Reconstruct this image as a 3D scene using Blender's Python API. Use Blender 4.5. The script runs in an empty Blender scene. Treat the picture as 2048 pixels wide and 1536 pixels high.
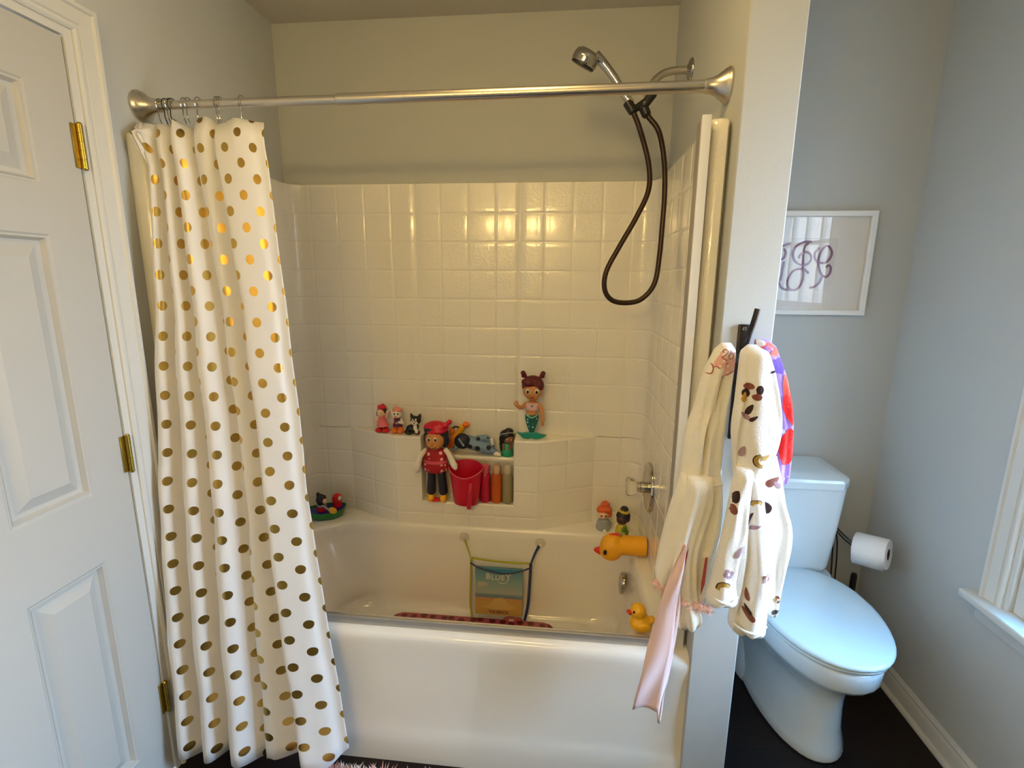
import bpy, bmesh, math, random
from mathutils import Vector, Matrix, Euler
from mathutils.bvhtree import BVHTree

random.seed(7)
PI = math.pi
SC = bpy.context.scene
COL = SC.collection

# ------------------------------------------------------------------ camera, world, light, exposure
cam_d = bpy.data.cameras.new('camera')
cam = bpy.data.objects.new('camera', cam_d)
COL.objects.link(cam)
YAW, PITCH, ROLL = 0.100912, -0.202867, 0.00786
fwd = Vector((-math.sin(YAW) * math.cos(PITCH), math.cos(YAW) * math.cos(PITCH), math.sin(PITCH)))
rt = Vector((math.cos(YAW), math.sin(YAW), 0))
upv = rt.cross(fwd)
rt2 = math.cos(ROLL) * rt + math.sin(ROLL) * upv
up2 = -math.sin(ROLL) * rt + math.cos(ROLL) * upv
mw = Matrix((rt2, up2, -fwd)).transposed().to_4x4()
mw.translation = Vector((1.14695, -2.05086, 1.48017))
cam.matrix_world = mw
cam_d.sensor_width = 36.0
cam_d.lens = 1000.0 / 2048 * 36
cam_d.clip_start = 0.02
SC.camera = cam

SC.view_settings.view_transform = 'Standard'
SC.view_settings.look = 'None'
SC.view_settings.gamma = 1
SC.view_settings.use_curve_mapping = False
SC.view_settings.exposure = 1.68

world = bpy.data.worlds.new('sky')
SC.world = world
world.use_nodes = True
bg = world.node_tree.nodes['Background']
# overcast daylight: bright bluish sky above, dim ground below the horizon
_wn, _wl = world.node_tree.nodes, world.node_tree.links
_tc = _wn.new('ShaderNodeTexCoord')
_sp = _wn.new('ShaderNodeSeparateXYZ')
_wl.new(_tc.outputs['Generated'], _sp.inputs[0])
_rp = _wn.new('ShaderNodeValToRGB')
_rp.color_ramp.elements[0].position = 0.45
_rp.color_ramp.elements[0].color = (0.13, 0.13, 0.12, 1)
_rp.color_ramp.elements[1].position = 0.90
_rp.color_ramp.elements[1].color = (0.03, 0.46, 1.0, 1)
_re = _rp.color_ramp.elements.new(0.64)
_re.color = (0.36, 0.45, 0.57, 1)
_rh = _rp.color_ramp.elements.new(0.505)
_rh.color = (0.30, 0.34, 0.38, 1)
_mm = _wn.new('ShaderNodeMath')
_mm.operation = 'MULTIPLY_ADD'
_mm.inputs[1].default_value = 0.5
_mm.inputs[2].default_value = 0.5
_wl.new(_sp.outputs[2], _mm.inputs[0])
_wl.new(_mm.outputs[0], _rp.inputs[0])
_wl.new(_rp.outputs[0], bg.inputs[0])
bg.inputs[1].default_value = 19.5


def area(name, loc, rot, sx, sy, power, color):
    d = bpy.data.lights.new(name, 'AREA')
    d.shape = 'RECTANGLE'
    d.size, d.size_y = sx, sy
    d.energy = power
    d.color = color
    o = bpy.data.objects.new(name, d)
    COL.objects.link(o)
    o.location = loc
    o.rotation_euler = rot
    return o


# sampling portal in the window opening (guides the sky light, gives none of its own)
PORTAL = area('window_portal', (2.50, -1.0575, 1.325), (0, math.radians(90), 0), 1.47, 0.79, 1.0, (1, 1, 1))
PORTAL.data.cycles.is_portal = True
BULB_POWER = 22.0
FILL_DOME_POWER = 5.0
BULB_COLOR = (1.0, 0.68, 0.24)

# ------------------------------------------------------------------ materials


def mat(name, color, rough=0.5, metal=0.0, coat=0.0, spec=0.5, bump=None, sheen=0.0, trans=0.0, alpha=1.0, emis=None, sss=0.0):
    m = bpy.data.materials.new(name)
    m.use_nodes = True
    n = m.node_tree.nodes
    p = n['Principled BSDF']
    p.inputs['Base Color'].default_value = (*color, 1)
    p.inputs['Roughness'].default_value = rough
    p.inputs['Metallic'].default_value = metal
    p.inputs['Coat Weight'].default_value = coat
    p.inputs['Coat Roughness'].default_value = 0.08
    p.inputs['Specular IOR Level'].default_value = spec
    p.inputs['Sheen Weight'].default_value = sheen
    p.inputs['Transmission Weight'].default_value = trans
    p.inputs['Alpha'].default_value = alpha
    if sss:
        p.inputs['Subsurface Weight'].default_value = sss
        p.inputs['Subsurface Radius'].default_value = (0.01, 0.008, 0.006)
    if emis:
        p.inputs['Emission Color'].default_value = (*emis[0], 1)
        p.inputs['Emission Strength'].default_value = emis[1]
    if bump:
        scale, strength, dist = bump
        tc = n.new('ShaderNodeTexCoord')
        no = n.new('ShaderNodeTexNoise')
        no.inputs['Scale'].default_value = scale
        no.inputs['Detail'].default_value = 3
        b = n.new('ShaderNodeBump')
        b.inputs['Strength'].default_value = strength
        b.inputs['Distance'].default_value = dist
        L = m.node_tree.links
        L.new(tc.outputs['Object'], no.inputs['Vector'])
        L.new(no.outputs['Fac'], b.inputs['Height'])
        L.new(b.outputs['Normal'], p.inputs['Normal'])
    return m


def nodes(m):
    return m.node_tree.nodes, m.node_tree.links, m.node_tree.nodes['Principled BSDF']


def math_node(n, L, op, a, b=None, c=None):
    x = n.new('ShaderNodeMath')
    x.operation = op
    for i, v in enumerate((a, b, c)):
        if v is None:
            continue
        if isinstance(v, (int, float)):
            x.inputs[i].default_value = v
        else:
            L.new(v, x.inputs[i])
    return x.outputs[0]


M = {}
M['paint'] = mat('wall_paint', (0.52, 0.535, 0.525), 0.75, spec=0.25, bump=(260, 0.12, 0.002))
M['ceiling'] = mat('ceiling_paint', (0.62, 0.59, 0.52), 0.85, spec=0.2, bump=(180, 0.15, 0.002))
M['white_trim'] = mat('white_trim', (0.66, 0.655, 0.62), 0.38, bump=(90, 0.04, 0.001))
M['door'] = mat('door_white', (0.50, 0.49, 0.455), 0.42, bump=(120, 0.05, 0.001))
M['brass'] = mat('brass', (0.50, 0.36, 0.07), 0.32, 1.0)
M['fiberglass'] = mat('fiberglass', (0.88, 0.85, 0.77), 0.12, coat=0.6, bump=(120, 0.55, 0.0024))
M['tub'] = mat('tub_gelcoat', (0.89, 0.86, 0.80), 0.16, coat=0.5)
M['nickel'] = mat('brushed_nickel', (0.62, 0.57, 0.49), 0.3, 1.0)
M['chrome'] = mat('chrome', (0.50, 0.48, 0.45), 0.09, 1.0)
M['alu'] = mat('aluminium', (0.58, 0.56, 0.53), 0.5, 1.0)
M['alu_white'] = mat('white_jamb', (0.78, 0.74, 0.64), 0.3)
M['black'] = mat('black_plastic', (0.012, 0.011, 0.012), 0.35)
M['dark_metal'] = mat('dark_metal', (0.03, 0.022, 0.02), 0.35, 0.6)
M['hose'] = mat('dark_hose', (0.05, 0.03, 0.022), 0.3, 0.7)
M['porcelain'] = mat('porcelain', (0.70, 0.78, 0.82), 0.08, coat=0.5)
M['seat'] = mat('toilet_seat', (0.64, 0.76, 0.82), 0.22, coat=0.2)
M['paper'] = mat('tissue_paper', (0.86, 0.84, 0.82), 0.95, spec=0.1, bump=(150, 0.2, 0.002))
M['card'] = mat('brown_card', (0.10, 0.07, 0.05), 0.9)
M['clear'] = mat('clear_plastic', (0.95, 0.93, 0.88), 0.08, trans=0.85)
M['cup'] = mat('suction_cup', (0.80, 0.74, 0.60), 0.1, alpha=0.22, coat=1.0)
M['jamb'] = mat('grey_jamb', (0.30, 0.28, 0.25), 0.4)
M['duck'] = mat('duck_orange_yellow', (0.90, 0.42, 0.01), 0.42)
M['duck2'] = mat('duck_yellow', (0.92, 0.50, 0.015), 0.32)
M['beak'] = mat('beak_red', (0.72, 0.03, 0.02), 0.35)
M['red'] = mat('toy_red', (0.72, 0.012, 0.02), 0.3)
M['pink'] = mat('toy_pink', (0.85, 0.18, 0.22), 0.4)
M['salmon'] = mat('salmon_pink', (0.80, 0.28, 0.22), 0.45)
M['hairblack'] = mat('black_hair', (0.010, 0.008, 0.010), 0.35)
M['skin_fair'] = mat('fair_vinyl', (0.85, 0.55, 0.36), 0.4)
M['skin_tan'] = mat('tan_vinyl', (0.62, 0.27, 0.085), 0.4)
M['skin_brown'] = mat('brown_vinyl', (0.28, 0.10, 0.045), 0.4)
M['skin_dark'] = mat('dark_brown_vinyl', (0.07, 0.028, 0.02), 0.35)
M['white_toy'] = mat('white_vinyl', (0.85, 0.80, 0.72), 0.35)
M['purple'] = mat('dark_purple', (0.10, 0.015, 0.06), 0.4)
M['lilac'] = mat('lilac', (0.55, 0.32, 0.45), 0.4)
M['orange'] = mat('orange_vinyl', (0.80, 0.20, 0.03), 0.35)
M['hairred'] = mat('dark_red_hair', (0.11, 0.006, 0.012), 0.45)
M['hairginger'] = mat('ginger_hair', (0.70, 0.12, 0.025), 0.45)
M['teal'] = mat('teal', (0.015, 0.28, 0.22), 0.35)
M['teal_dark'] = mat('dark_teal', (0.008, 0.13, 0.12), 0.3)
M['green'] = mat('toy_green', (0.01, 0.20, 0.03), 0.3)
M['green_dress'] = mat('emerald_dress', (0.02, 0.33, 0.18), 0.35)
M['blue'] = mat('toy_blue', (0.012, 0.012, 0.22), 0.3)
M['grey_dress'] = mat('grey_blue_dress', (0.34, 0.38, 0.42), 0.4)
M['yellow_green'] = mat('yellow_green_dress', (0.62, 0.52, 0.03), 0.35)
M['leaf_green'] = mat('leaf_green', (0.10, 0.24, 0.03), 0.4)
M['gold'] = mat('gold_crown', (0.80, 0.60, 0.05), 0.3)
M['yellow'] = mat('toy_yellow', (0.90, 0.46, 0.02), 0.4)
M['dusk_blue'] = mat('dusty_blue', (0.20, 0.31, 0.46), 0.6)
M['navy'] = mat('navy', (0.012, 0.014, 0.03), 0.5)
M['eye'] = mat('eye_black', (0.008, 0.006, 0.006), 0.2)
M['eyewhite'] = mat('eye_white', (0.85, 0.82, 0.76), 0.3)
M['cord_lime'] = mat('lime_cord', (0.42, 0.42, 0.02), 0.7)
M['cord_blue'] = mat('blue_cord', (0.01, 0.03, 0.12), 0.7)
M['net'] = mat('sheer_net', (0.75, 0.72, 0.60), 0.8, alpha=0.10)
M['glass'] = mat('picture_glass', (1, 1, 1), 0.0, alpha=0.02, coat=1.0)
M['bucket'] = mat('bucket_red', (0.60, 0.006, 0.035), 0.28)
M['bucket_in'] = mat('bucket_pink', (0.72, 0.10, 0.16), 0.4)
M['sash'] = mat('pink_satin', (0.86, 0.62, 0.60), 0.35, sheen=0.3)
M['fluff'] = mat('pink_fluff', (0.84, 0.56, 0.53), 0.95, sheen=0.5)
M['bulb'] = mat('bulb_glow', (1, 0.9, 0.7), 0.4, emis=(BULB_COLOR, BULB_POWER))
M['dome'] = mat('fill_dome_glow', (1, 0.9, 0.7), 0.4, emis=(BULB_COLOR, FILL_DOME_POWER))
M['mirror'] = mat('mirror', (0.85, 0.86, 0.86), 0.02, 1.0)
M['wood_floor'] = mat('dark_wood', (0.02, 0.01, 0.008), 0.45, spec=0.25)
M['rug'] = mat('rug_pile', (0.80, 0.70, 0.66), 0.95, sheen=0.4)


def setup_wood():
    n, L, p = nodes(M['wood_floor'])
    tc = n.new('ShaderNodeTexCoord')
    mp = n.new('ShaderNodeMapping')
    mp.inputs['Scale'].default_value = (7.0, 0.8, 1)
    L.new(tc.outputs['Object'], mp.inputs[0])
    br = n.new('ShaderNodeTexBrick')
    br.inputs['Color1'].default_value = (0.022, 0.011, 0.008, 1)
    br.inputs['Color2'].default_value = (0.012, 0.007, 0.006, 1)
    br.inputs['Mortar'].default_value = (0.003, 0.002, 0.002, 1)
    br.inputs['Scale'].default_value = 1.0
    br.inputs['Mortar Size'].default_value = 0.01
    br.inputs['Brick Width'].default_value = 1.2
    br.inputs['Row Height'].default_value = 1.0
    mp2 = n.new('ShaderNodeMapping')
    mp2.inputs['Rotation'].default_value = (0, 0, 0)
    mp2.inputs['Scale'].default_value = (0.9, 8.0, 1)
    L.new(tc.outputs['Object'], mp2.inputs[0])
    L.new(mp2.outputs[0], br.inputs['Vector'])
    no = n.new('ShaderNodeTexNoise')
    no.inputs['Scale'].default_value = 6
    no.inputs['Detail'].default_value = 6
    mp3 = n.new('ShaderNodeMapping')
    mp3.inputs['Scale'].default_value = (1.5, 22.0, 1)
    L.new(tc.outputs['Object'], mp3.inputs[0])
    L.new(mp3.outputs[0], no.inputs['Vector'])
    mx = n.new('ShaderNodeMix')
    mx.data_type = 'RGBA'
    mx.blend_type = 'MULTIPLY'
    mx.inputs[0].default_value = 0.8
    L.new(br.outputs['Color'], mx.inputs[6])
    L.new(no.outputs['Color'], mx.inputs[7])
    L.new(mx.outputs[2], p.inputs['Base Color'])


setup_wood()


def setup_glass():
    m = M['glass']
    n, L, p = nodes(m)
    n.remove(p)
    out = n['Material Output']
    tr = n.new('ShaderNodeBsdfTransparent')
    gl = n.new('ShaderNodeBsdfGlossy')
    gl.inputs['Roughness'].default_value = 0.0
    fr = n.new('ShaderNodeFresnel')
    fr.inputs['IOR'].default_value = 1.5
    f2 = math_node(n, L, 'MULTIPLY', fr.outputs[0], 0.8)
    mx = n.new('ShaderNodeMixShader')
    L.new(f2, mx.inputs[0])
    L.new(tr.outputs[0], mx.inputs[1])
    L.new(gl.outputs[0], mx.inputs[2])
    L.new(mx.outputs[0], out.inputs['Surface'])


setup_glass()


def fabric_mat(name, color, bumpscale=420, strength=0.5, dist=0.004):
    m = mat(name, color, 0.95, spec=0.1, sheen=0.35, bump=(bumpscale, strength, dist))
    return m


M['cream_terry'] = fabric_mat('cream_terry', (0.92, 0.88, 0.78))
M['white_fleece'] = fabric_mat('white_fleece', (0.92, 0.90, 0.86))
M['lav_fleece'] = fabric_mat('lavender_fleece', (0.40, 0.24, 0.66))
M['red_fleece'] = fabric_mat('red_fleece', (0.80, 0.02, 0.015))
M['coral_fleece'] = fabric_mat('coral_fleece', (0.85, 0.13, 0.09))
M['deep_purple_fleece'] = fabric_mat('deep_purple_fleece', (0.13, 0.06, 0.36))
M['pale_dot'] = fabric_mat('pale_dot', (0.66, 0.70, 0.84))
M['white_print'] = fabric_mat('white_print', (0.86, 0.82, 0.80))
M['pink_terry'] = fabric_mat('pink_terry', (0.84, 0.47, 0.43))
M['rose_line'] = fabric_mat('rose_line', (0.45, 0.08, 0.08))
M['p_dark'] = fabric_mat('print_dark_brown', (0.045, 0.022, 0.02))
M['p_rust'] = fabric_mat('print_rust', (0.27, 0.085, 0.06))
M['p_ochre'] = fabric_mat('print_ochre', (0.50, 0.30, 0.06))
M['p_mauve'] = fabric_mat('print_mauve', (0.42, 0.27, 0.33))


def dots_mat(name, base, dot, scale, thresh, rough=0.45, bump=False):
    m = mat(name, base, rough)
    n, L, p = nodes(m)
    tc = n.new('ShaderNodeTexCoord')
    v = n.new('ShaderNodeTexVoronoi')
    v.inputs['Scale'].default_value = scale
    v.inputs['Randomness'].default_value = 0.35
    L.new(tc.outputs['Object'], v.inputs['Vector'])
    f = math_node(n, L, 'LESS_THAN', v.outputs['Distance'], thresh)
    mx = n.new('ShaderNodeMix')
    mx.data_type = 'RGBA'
    L.new(f, mx.inputs[0])
    mx.inputs[6].default_value = (*base, 1)
    mx.inputs[7].default_value = (*dot, 1)
    L.new(mx.outputs[2], p.inputs['Base Color'])
    return m


M['red_dots'] = dots_mat('red_spotted_cloth', (0.45, 0.006, 0.018), (0.85, 0.55, 0.55), 42, 0.30, 0.6)
M['mat_print'] = dots_mat('pink_patterned_vinyl', (0.55, 0.10, 0.14), (0.16, 0.008, 0.015), 24, 0.34, 0.4)
M['scale_dots'] = dots_mat('teal_with_pale_dots', (0.008, 0.13, 0.12), (0.55, 0.80, 0.72), 60, 0.24, 0.3)
M['blue_spots'] = dots_mat('blue_with_navy_spots', (0.20, 0.31, 0.46), (0.012, 0.014, 0.03), 26, 0.30, 0.6)


def setup_curtain():
    m = mat('curtain_cloth', (0.86, 0.84, 0.82), 0.85, spec=0.15, bump=(700, 0.25, 0.001))
    n, L, p = nodes(m)
    uv = n.new('ShaderNodeUVMap')
    sp = n.new('ShaderNodeSeparateXYZ')
    L.new(uv.outputs[0], sp.inputs[0])
    PX, PZ, R = 0.048, 0.0805, 0.0128
    u = math_node(n, L, 'DIVIDE', sp.outputs[0], PX)
    col = math_node(n, L, 'FLOOR', u)
    fu = math_node(n, L, 'SUBTRACT', math_node(n, L, 'FRACT', u), 0.5)
    par = math_node(n, L, 'MULTIPLY', math_node(n, L, 'MODULO', math_node(n, L, 'ABSOLUTE', col), 2.0), 0.5)
    v = math_node(n, L, 'ADD', math_node(n, L, 'DIVIDE', sp.outputs[1], PZ), par)
    fv = math_node(n, L, 'SUBTRACT', math_node(n, L, 'FRACT', v), 0.5)
    dx = math_node(n, L, 'MULTIPLY', fu, PX)
    dy = math_node(n, L, 'MULTIPLY', fv, PZ)
    d2 = math_node(n, L, 'ADD', math_node(n, L, 'MULTIPLY', dx, dx), math_node(n, L, 'MULTIPLY', dy, dy))
    f = math_node(n, L, 'LESS_THAN', d2, R * R)
    mx = n.new('ShaderNodeMix')
    mx.data_type = 'RGBA'
    L.new(f, mx.inputs[0])
    mx.inputs[6].default_value = (0.91, 0.90, 0.90, 1)
    mx.inputs[7].default_value = (0.62, 0.40, 0.10, 1)
    L.new(mx.outputs[2], p.inputs['Base Color'])
    L.new(f, p.inputs['Metallic'])
    r = math_node(n, L, 'SUBTRACT', 0.85, math_node(n, L, 'MULTIPLY', f, 0.53))
    L.new(r, p.inputs['Roughness'])
    # thin cloth lets some light through
    tl = n.new('ShaderNodeBsdfTranslucent')
    tl.inputs[0].default_value = (0.8, 0.75, 0.68, 1)
    ms = n.new('ShaderNodeMixShader')
    w = math_node(n, L, 'MULTIPLY', math_node(n, L, 'SUBTRACT', 1.0, f), 0.18)
    L.new(w, ms.inputs[0])
    L.new(p.outputs[0], ms.inputs[1])
    L.new(tl.outputs[0], ms.inputs[2])
    L.new(ms.outputs[0], n['Material Output'].inputs['Surface'])
    return m


M['curtain'] = setup_curtain()

# ------------------------------------------------------------------ object helpers
WLOC = {}


def thing(name, label, cat, loc=(0, 0, 0), group=None):
    o = bpy.data.objects.new(name, None)
    o.empty_display_size = 0.03
    COL.objects.link(o)
    o.location = loc
    WLOC[o.name] = Vector(loc)
    o['label'] = label
    o['category'] = cat
    if group:
        o['group'] = group
    return o


def tag(o, label, cat, group=None):
    o['label'] = label
    o['category'] = cat
    if group:
        o['group'] = group
    return o


def obj(name, bm, m, parent=None, smooth=True, angle=40, uv=None, kind=None, label=None, origin=None):
    """bm in world coordinates -> one linked mesh object"""
    bmesh.ops.recalc_face_normals(bm, faces=bm.faces)
    me = bpy.data.meshes.new(name)
    off = Vector((0, 0, 0))
    if parent is not None:
        off = WLOC[parent.name]
    elif origin is not None:
        off = Vector(origin)
    bm.to_mesh(me)
    bm.free()
    me.transform(Matrix.Translation(-off))
    if isinstance(m, (list, tuple)):
        for q in m:
            me.materials.append(q)
    else:
        me.materials.append(m)
    if smooth:
        for f in me.polygons:
            f.use_smooth = True
        try:
            me.set_sharp_from_angle(angle=math.radians(angle))
        except Exception:
            pass
    o = bpy.data.objects.new(name, me)
    COL.objects.link(o)
    if parent is not None:
        o.parent = parent
        WLOC[o.name] = off
    else:
        o.location = off
        WLOC[o.name] = off
    if kind:
        o['kind'] = kind
    if label:
        o['label'] = label
    return o


def struct(name, bm, m, **k):
    return obj(name, bm, m, kind='structure', **k)


def B():
    return bmesh.new()


def box(bm, x0, x1, y0, y1, z0, z1, bev=0.0, seg=2):
    vs = [bm.verts.new((x, y, z)) for x in (x0, x1) for y in (y0, y1) for z in (z0, z1)]
    q = [(0, 1, 3, 2), (4, 6, 7, 5), (0, 4, 5, 1), (2, 3, 7, 6), (0, 2, 6, 4), (1, 5, 7, 3)]
    fs = [bm.faces.new([vs[i] for i in f]) for f in q]
    if bev > 0:
        es = set()
        for f in fs:
            es.update(f.edges)
        bmesh.ops.bevel(bm, geom=list(es), offset=bev, segments=seg, affect='EDGES', profile=0.5)
    return bm


def ring_faces(bm, rings, closed=True, cap0=True, cap1=True):
    for a, b in zip(rings[:-1], rings[1:]):
        n = len(a)
        for i in range(n if closed else n - 1):
            j = (i + 1) % n
            try:
                bm.faces.new((a[i], a[j], b[j], b[i]))
            except ValueError:
                pass
    if closed and cap0:
        bm.faces.new(rings[0][::-1])
    if closed and cap1:
        bm.faces.new(rings[-1])


def loft(bm, rings, closed=True, cap0=True, cap1=True):
    vr = [[bm.verts.new(p) for p in r] for r in rings]
    ring_faces(bm, vr, closed, cap0, cap1)
    return vr


def catmull(pts, n):
    pts = [Vector(p) for p in pts]
    P = [pts[0] * 2 - pts[1]] + pts + [pts[-1] * 2 - pts[-2]]
    out = []
    for i in range(len(pts) - 1):
        a, b, c, d = P[i:i + 4]
        for k in range(n):
            t = k / n
            out.append(0.5 * ((2 * b) + (c - a) * t + (2 * a - 5 * b + 4 * c - d) * t * t + (3 * b - a - 3 * c + d) * t ** 3))
    out.append(pts[-1])
    return out


def tube(bm, pts, r, n=10, caps=True, flat=None, flat_axis=None):
    pts = [Vector(p) for p in pts]
    rs = r if isinstance(r, (list, tuple)) else [r] * len(pts)
    rings = []
    t = (pts[1] - pts[0]).normalized()
    ref = Vector((0, 0, 1)) if abs(t.z) < 0.9 else Vector((1, 0, 0))
    if flat_axis:
        ref = Vector(flat_axis)
    u = t.cross(ref).normalized()
    for i, p in enumerate(pts):
        a = pts[max(i - 1, 0)]
        b = pts[min(i + 1, len(pts) - 1)]
        t = (b - a).normalized()
        u = (u - t * u.dot(t)).normalized()
        v = t.cross(u)
        k = flat if flat else 1.0
        rings.append([p + rs[i] * (math.cos(2 * PI * j / n) * u + k * math.sin(2 * PI * j / n) * v) for j in range(n)])
    loft(bm, rings, True, caps, caps)
    return bm


def lathe(bm, prof, c=(0, 0, 0), axis=(0, 0, 1), n=24, sx=1.0, sy=1.0, caps=True):
    """prof: (r, h) along axis from c"""
    ax = Vector(axis).normalized()
    ref = Vector((1, 0, 0)) if abs(ax.x) < 0.9 else Vector((0, 0, 1))
    u = (ref - ax * ref.dot(ax)).normalized()
    v = ax.cross(u)
    c = Vector(c)
    rings = []
    for r, h in prof:
        r = max(r, 1e-5)
        rings.append([c + ax * h + r * (sx * math.cos(2 * PI * j / n) * u + sy * math.sin(2 * PI * j / n) * v) for j in range(n)])
    loft(bm, rings, True, caps, caps)
    return bm


def ell(bm, c, r, rot=(0, 0, 0), seg=20, rg=12):
    if isinstance(r, (int, float)):
        r = (r, r, r)
    mtx = Matrix.Translation(Vector(c)) @ Euler(rot).to_matrix().to_4x4() @ Matrix.Diagonal((*r, 1))
    bmesh.ops.create_uvsphere(bm, u_segments=seg, v_segments=rg, radius=1, matrix=mtx)
    return bm


def capsule(bm, a, b, ra, rb, n=12):
    a, b = Vector(a), Vector(b)
    d = (b - a)
    L = d.length
    d.normalize()
    prof = []
    for k in range(5):
        t = PI / 2 * (1 - k / 4)
        prof.append((ra * math.cos(t), -ra * math.sin(t)))
    for k in range(5):
        t = PI / 2 * k / 4
        prof.append((rb * math.cos(t), L + rb * math.sin(t)))
    lathe(bm, prof, a, d, n)
    return bm


def fuse(name, bm, m, parent=None, voxel=0.003, smooth_it=4, origin=None, label=None):
    """closed volumes in bm merged into one continuous skin"""
    o = obj(name, bm, m, parent, origin=origin, label=label)
    r = o.modifiers.new('r', 'REMESH')
    r.mode = 'VOXEL'
    r.voxel_size = voxel
    r.use_smooth_shade = True
    s = o.modifiers.new('s', 'SMOOTH')
    s.iterations = smooth_it
    s.factor = 0.5
    bpy.context.view_layer.update()
    dg = bpy.context.evaluated_depsgraph_get()
    me = bpy.data.meshes.new_from_object(o.evaluated_get(dg))
    o.modifiers.clear()
    old = o.data
    o.data = me
    bpy.data.meshes.remove(old)
    if not me.materials:
        me.materials.append(m if not isinstance(m, (list, tuple)) else m[0])
    for f in me.polygons:
        f.use_smooth = True
    return o


def rrect(x0, x1, y0, y1, rads, n, z):
    """rounded rectangle, counter-clockwise; rads = (x0y0, x1y0, x1y1, x0y1), n points per corner + edges"""
    out = []
    cs = [((x0, y0), PI, rads[0]), ((x1, y0), 1.5 * PI, rads[1]), ((x1, y1), 0, rads[2]), ((x0, y1), 0.5 * PI, rads[3])]
    for (cx, cy), a0, r in cs:
        ox = cx + (r if cx == x0 else -r)
        oy = cy + (r if cy == y0 else -r)
        for k in range(n):
            a = a0 + 0.5 * PI * k / (n - 1)
            out.append(Vector((ox + r * math.cos(a), oy + r * math.sin(a), z)))
    return out


# ------------------------------------------------------------------ room constants
W = 1.524          # alcove width
PX1 = 1.645        # partition right face
PY = -0.803        # partition end face
XR = 2.394         # right wall
YB2 = -0.05        # wall behind the toilet
YR = -3.0          # wall behind the camera
ZC = 2.44
TH = 0.12

# ------------------------------------------------------------------ setting
struct('floor', box(B(), -TH, XR + TH, YR - TH, TH, -0.05, 0), M['wood_floor'], smooth=False)
struct('ceiling', box(B(), -TH, XR + TH, YR - TH, TH, ZC, ZC + 0.08), M['ceiling'], smooth=False)

DY0, DY1, DZ = -0.897, -1.606, 2.015     # door slab edges
bm = B()
box(bm, -TH, 0, DY0 + 0.012, TH, 0, ZC)
box(bm, -TH, 0, YR - TH, DY1 - 0.012, 0, ZC)
box(bm, -TH, 0, DY1 - 0.012, DY0 + 0.012, DZ + 0.012, ZC)
struct('wall_left', bm, M['paint'], smooth=False)
bm = B()
box(bm, 0, PX1, 0, TH, 0, ZC)
box(bm, PX1, XR + TH, YB2, TH, 0, ZC)
struct('wall_back', bm, M['paint'], smooth=False)
struct('wall_partition', box(B(), W, PX1, PY, 0, 0, ZC, 0.003), M['paint'], smooth=False)
# right wall with window opening
WY0, WY1, WZ0, WZ1 = -0.665, -1.45, 0.592, 2.06
bm = B()
box(bm, XR, XR + TH, WY0, YB2, 0, ZC)
box(bm, XR, XR + TH, YR - TH, WY1, 0, ZC)
box(bm, XR, XR + TH, WY1, WY0, 0, WZ0)
box(bm, XR, XR + TH, WY1, WY0, WZ1, ZC)
struct('wall_right', bm, M['paint'], smooth=False)
struct('wall_rear', box(B(), 0, XR, YR - TH, YR, 0, ZC), M['paint'], smooth=False)


def extrude_profile(bm, prof, a, b, ex, ey):
    """prof list of (u, v): point = p + u*ex + v*ey, swept a->b"""
    ex, ey = Vector(ex), Vector(ey)
    rings = [[Vector(p) + u * ex + v * ey for u, v in prof] for p in (a, b)]
    loft(bm, rings)


CAS = [(0, 0), (0, 0.008), (0.005, 0.012), (0.010, 0.0118), (0.012, 0.008), (0.015, 0.008), (0.018, 0.012), (0.044, 0.0145), (0.047, 0.0145), (0.050, 0.0205),
       (0.058, 0.021), (0.062, 0.017), (0.0625, 0)]
BASE = [(0, 0), (0.0135, 0), (0.0135, 0.058), (0.011, 0.066), (0.009, 0.07), (0.009, 0.078), (0.004, 0.086), (0.003, 0.09), (0, 0.09)]
SHOE = [(0.0135, 0), (0.026, 0), (0.025, 0.008), (0.02, 0.014), (0.0135, 0.016)]

# door casing: jamb, vertical boards and head board, mitred
bm = B()
cin = 0.012 + 0.010        # casing inner edge offset from slab
zc0 = DZ + cin
for (y, s) in ((DY0 + cin, 1), (DY1 - cin, -1)):
    rings = []
    for top in (False, True):
        rings.append([Vector((v, y + s * u, (zc0 + u) if top else 0.0)) for u, v in CAS])
    loft(bm, rings)
rings = []
for y, s in ((DY0 + cin, 1), (DY1 - cin, -1)):
    rings.append([Vector((v, y + s * u, zc0 + u)) for u, v in CAS])
loft(bm, rings)
# jamb boards
box(bm, -TH, 0.003, DY0 + 0.003, DY0 + cin + 0.003, 0, DZ + cin)
box(bm, -TH, 0.003, DY1 - cin - 0.003, DY1 - 0.003, 0, DZ + cin)
box(bm, -TH, 0.003, DY1 - 0.003, DY0 + 0.003, DZ + 0.004, DZ + cin)
struct('trim_1', bm, M['white_trim'], angle=25)

# six-panel door slab
bm = B()
ycuts = [DY0, -1.000, -1.193, -1.310, -1.503, DY1]
zcuts = [0.012, 0.153, 0.770, 0.952, 1.575, 1.681, 1.893, DZ]
FX = -0.002


def door_panel(bm, ya, yb, za, zb):
    steps = [(0, 0), (0.004, -0.003), (0.008, -0.004), (0.009, -0.002), (0.015, -0.013), (0.021, -0.0145), (0.025, -0.0145), (0.052, -0.0015), (0.055, -0.0015)]
    rings = []
    for ins, d in steps:
        rings.append([Vector((FX + d, y, z)) for y, z in ((ya - ins, za + ins), (yb + ins, za + ins), (yb + ins, zb - ins), (ya - ins, zb - ins))])
    loft(bm, rings, True, False, True)


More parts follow.
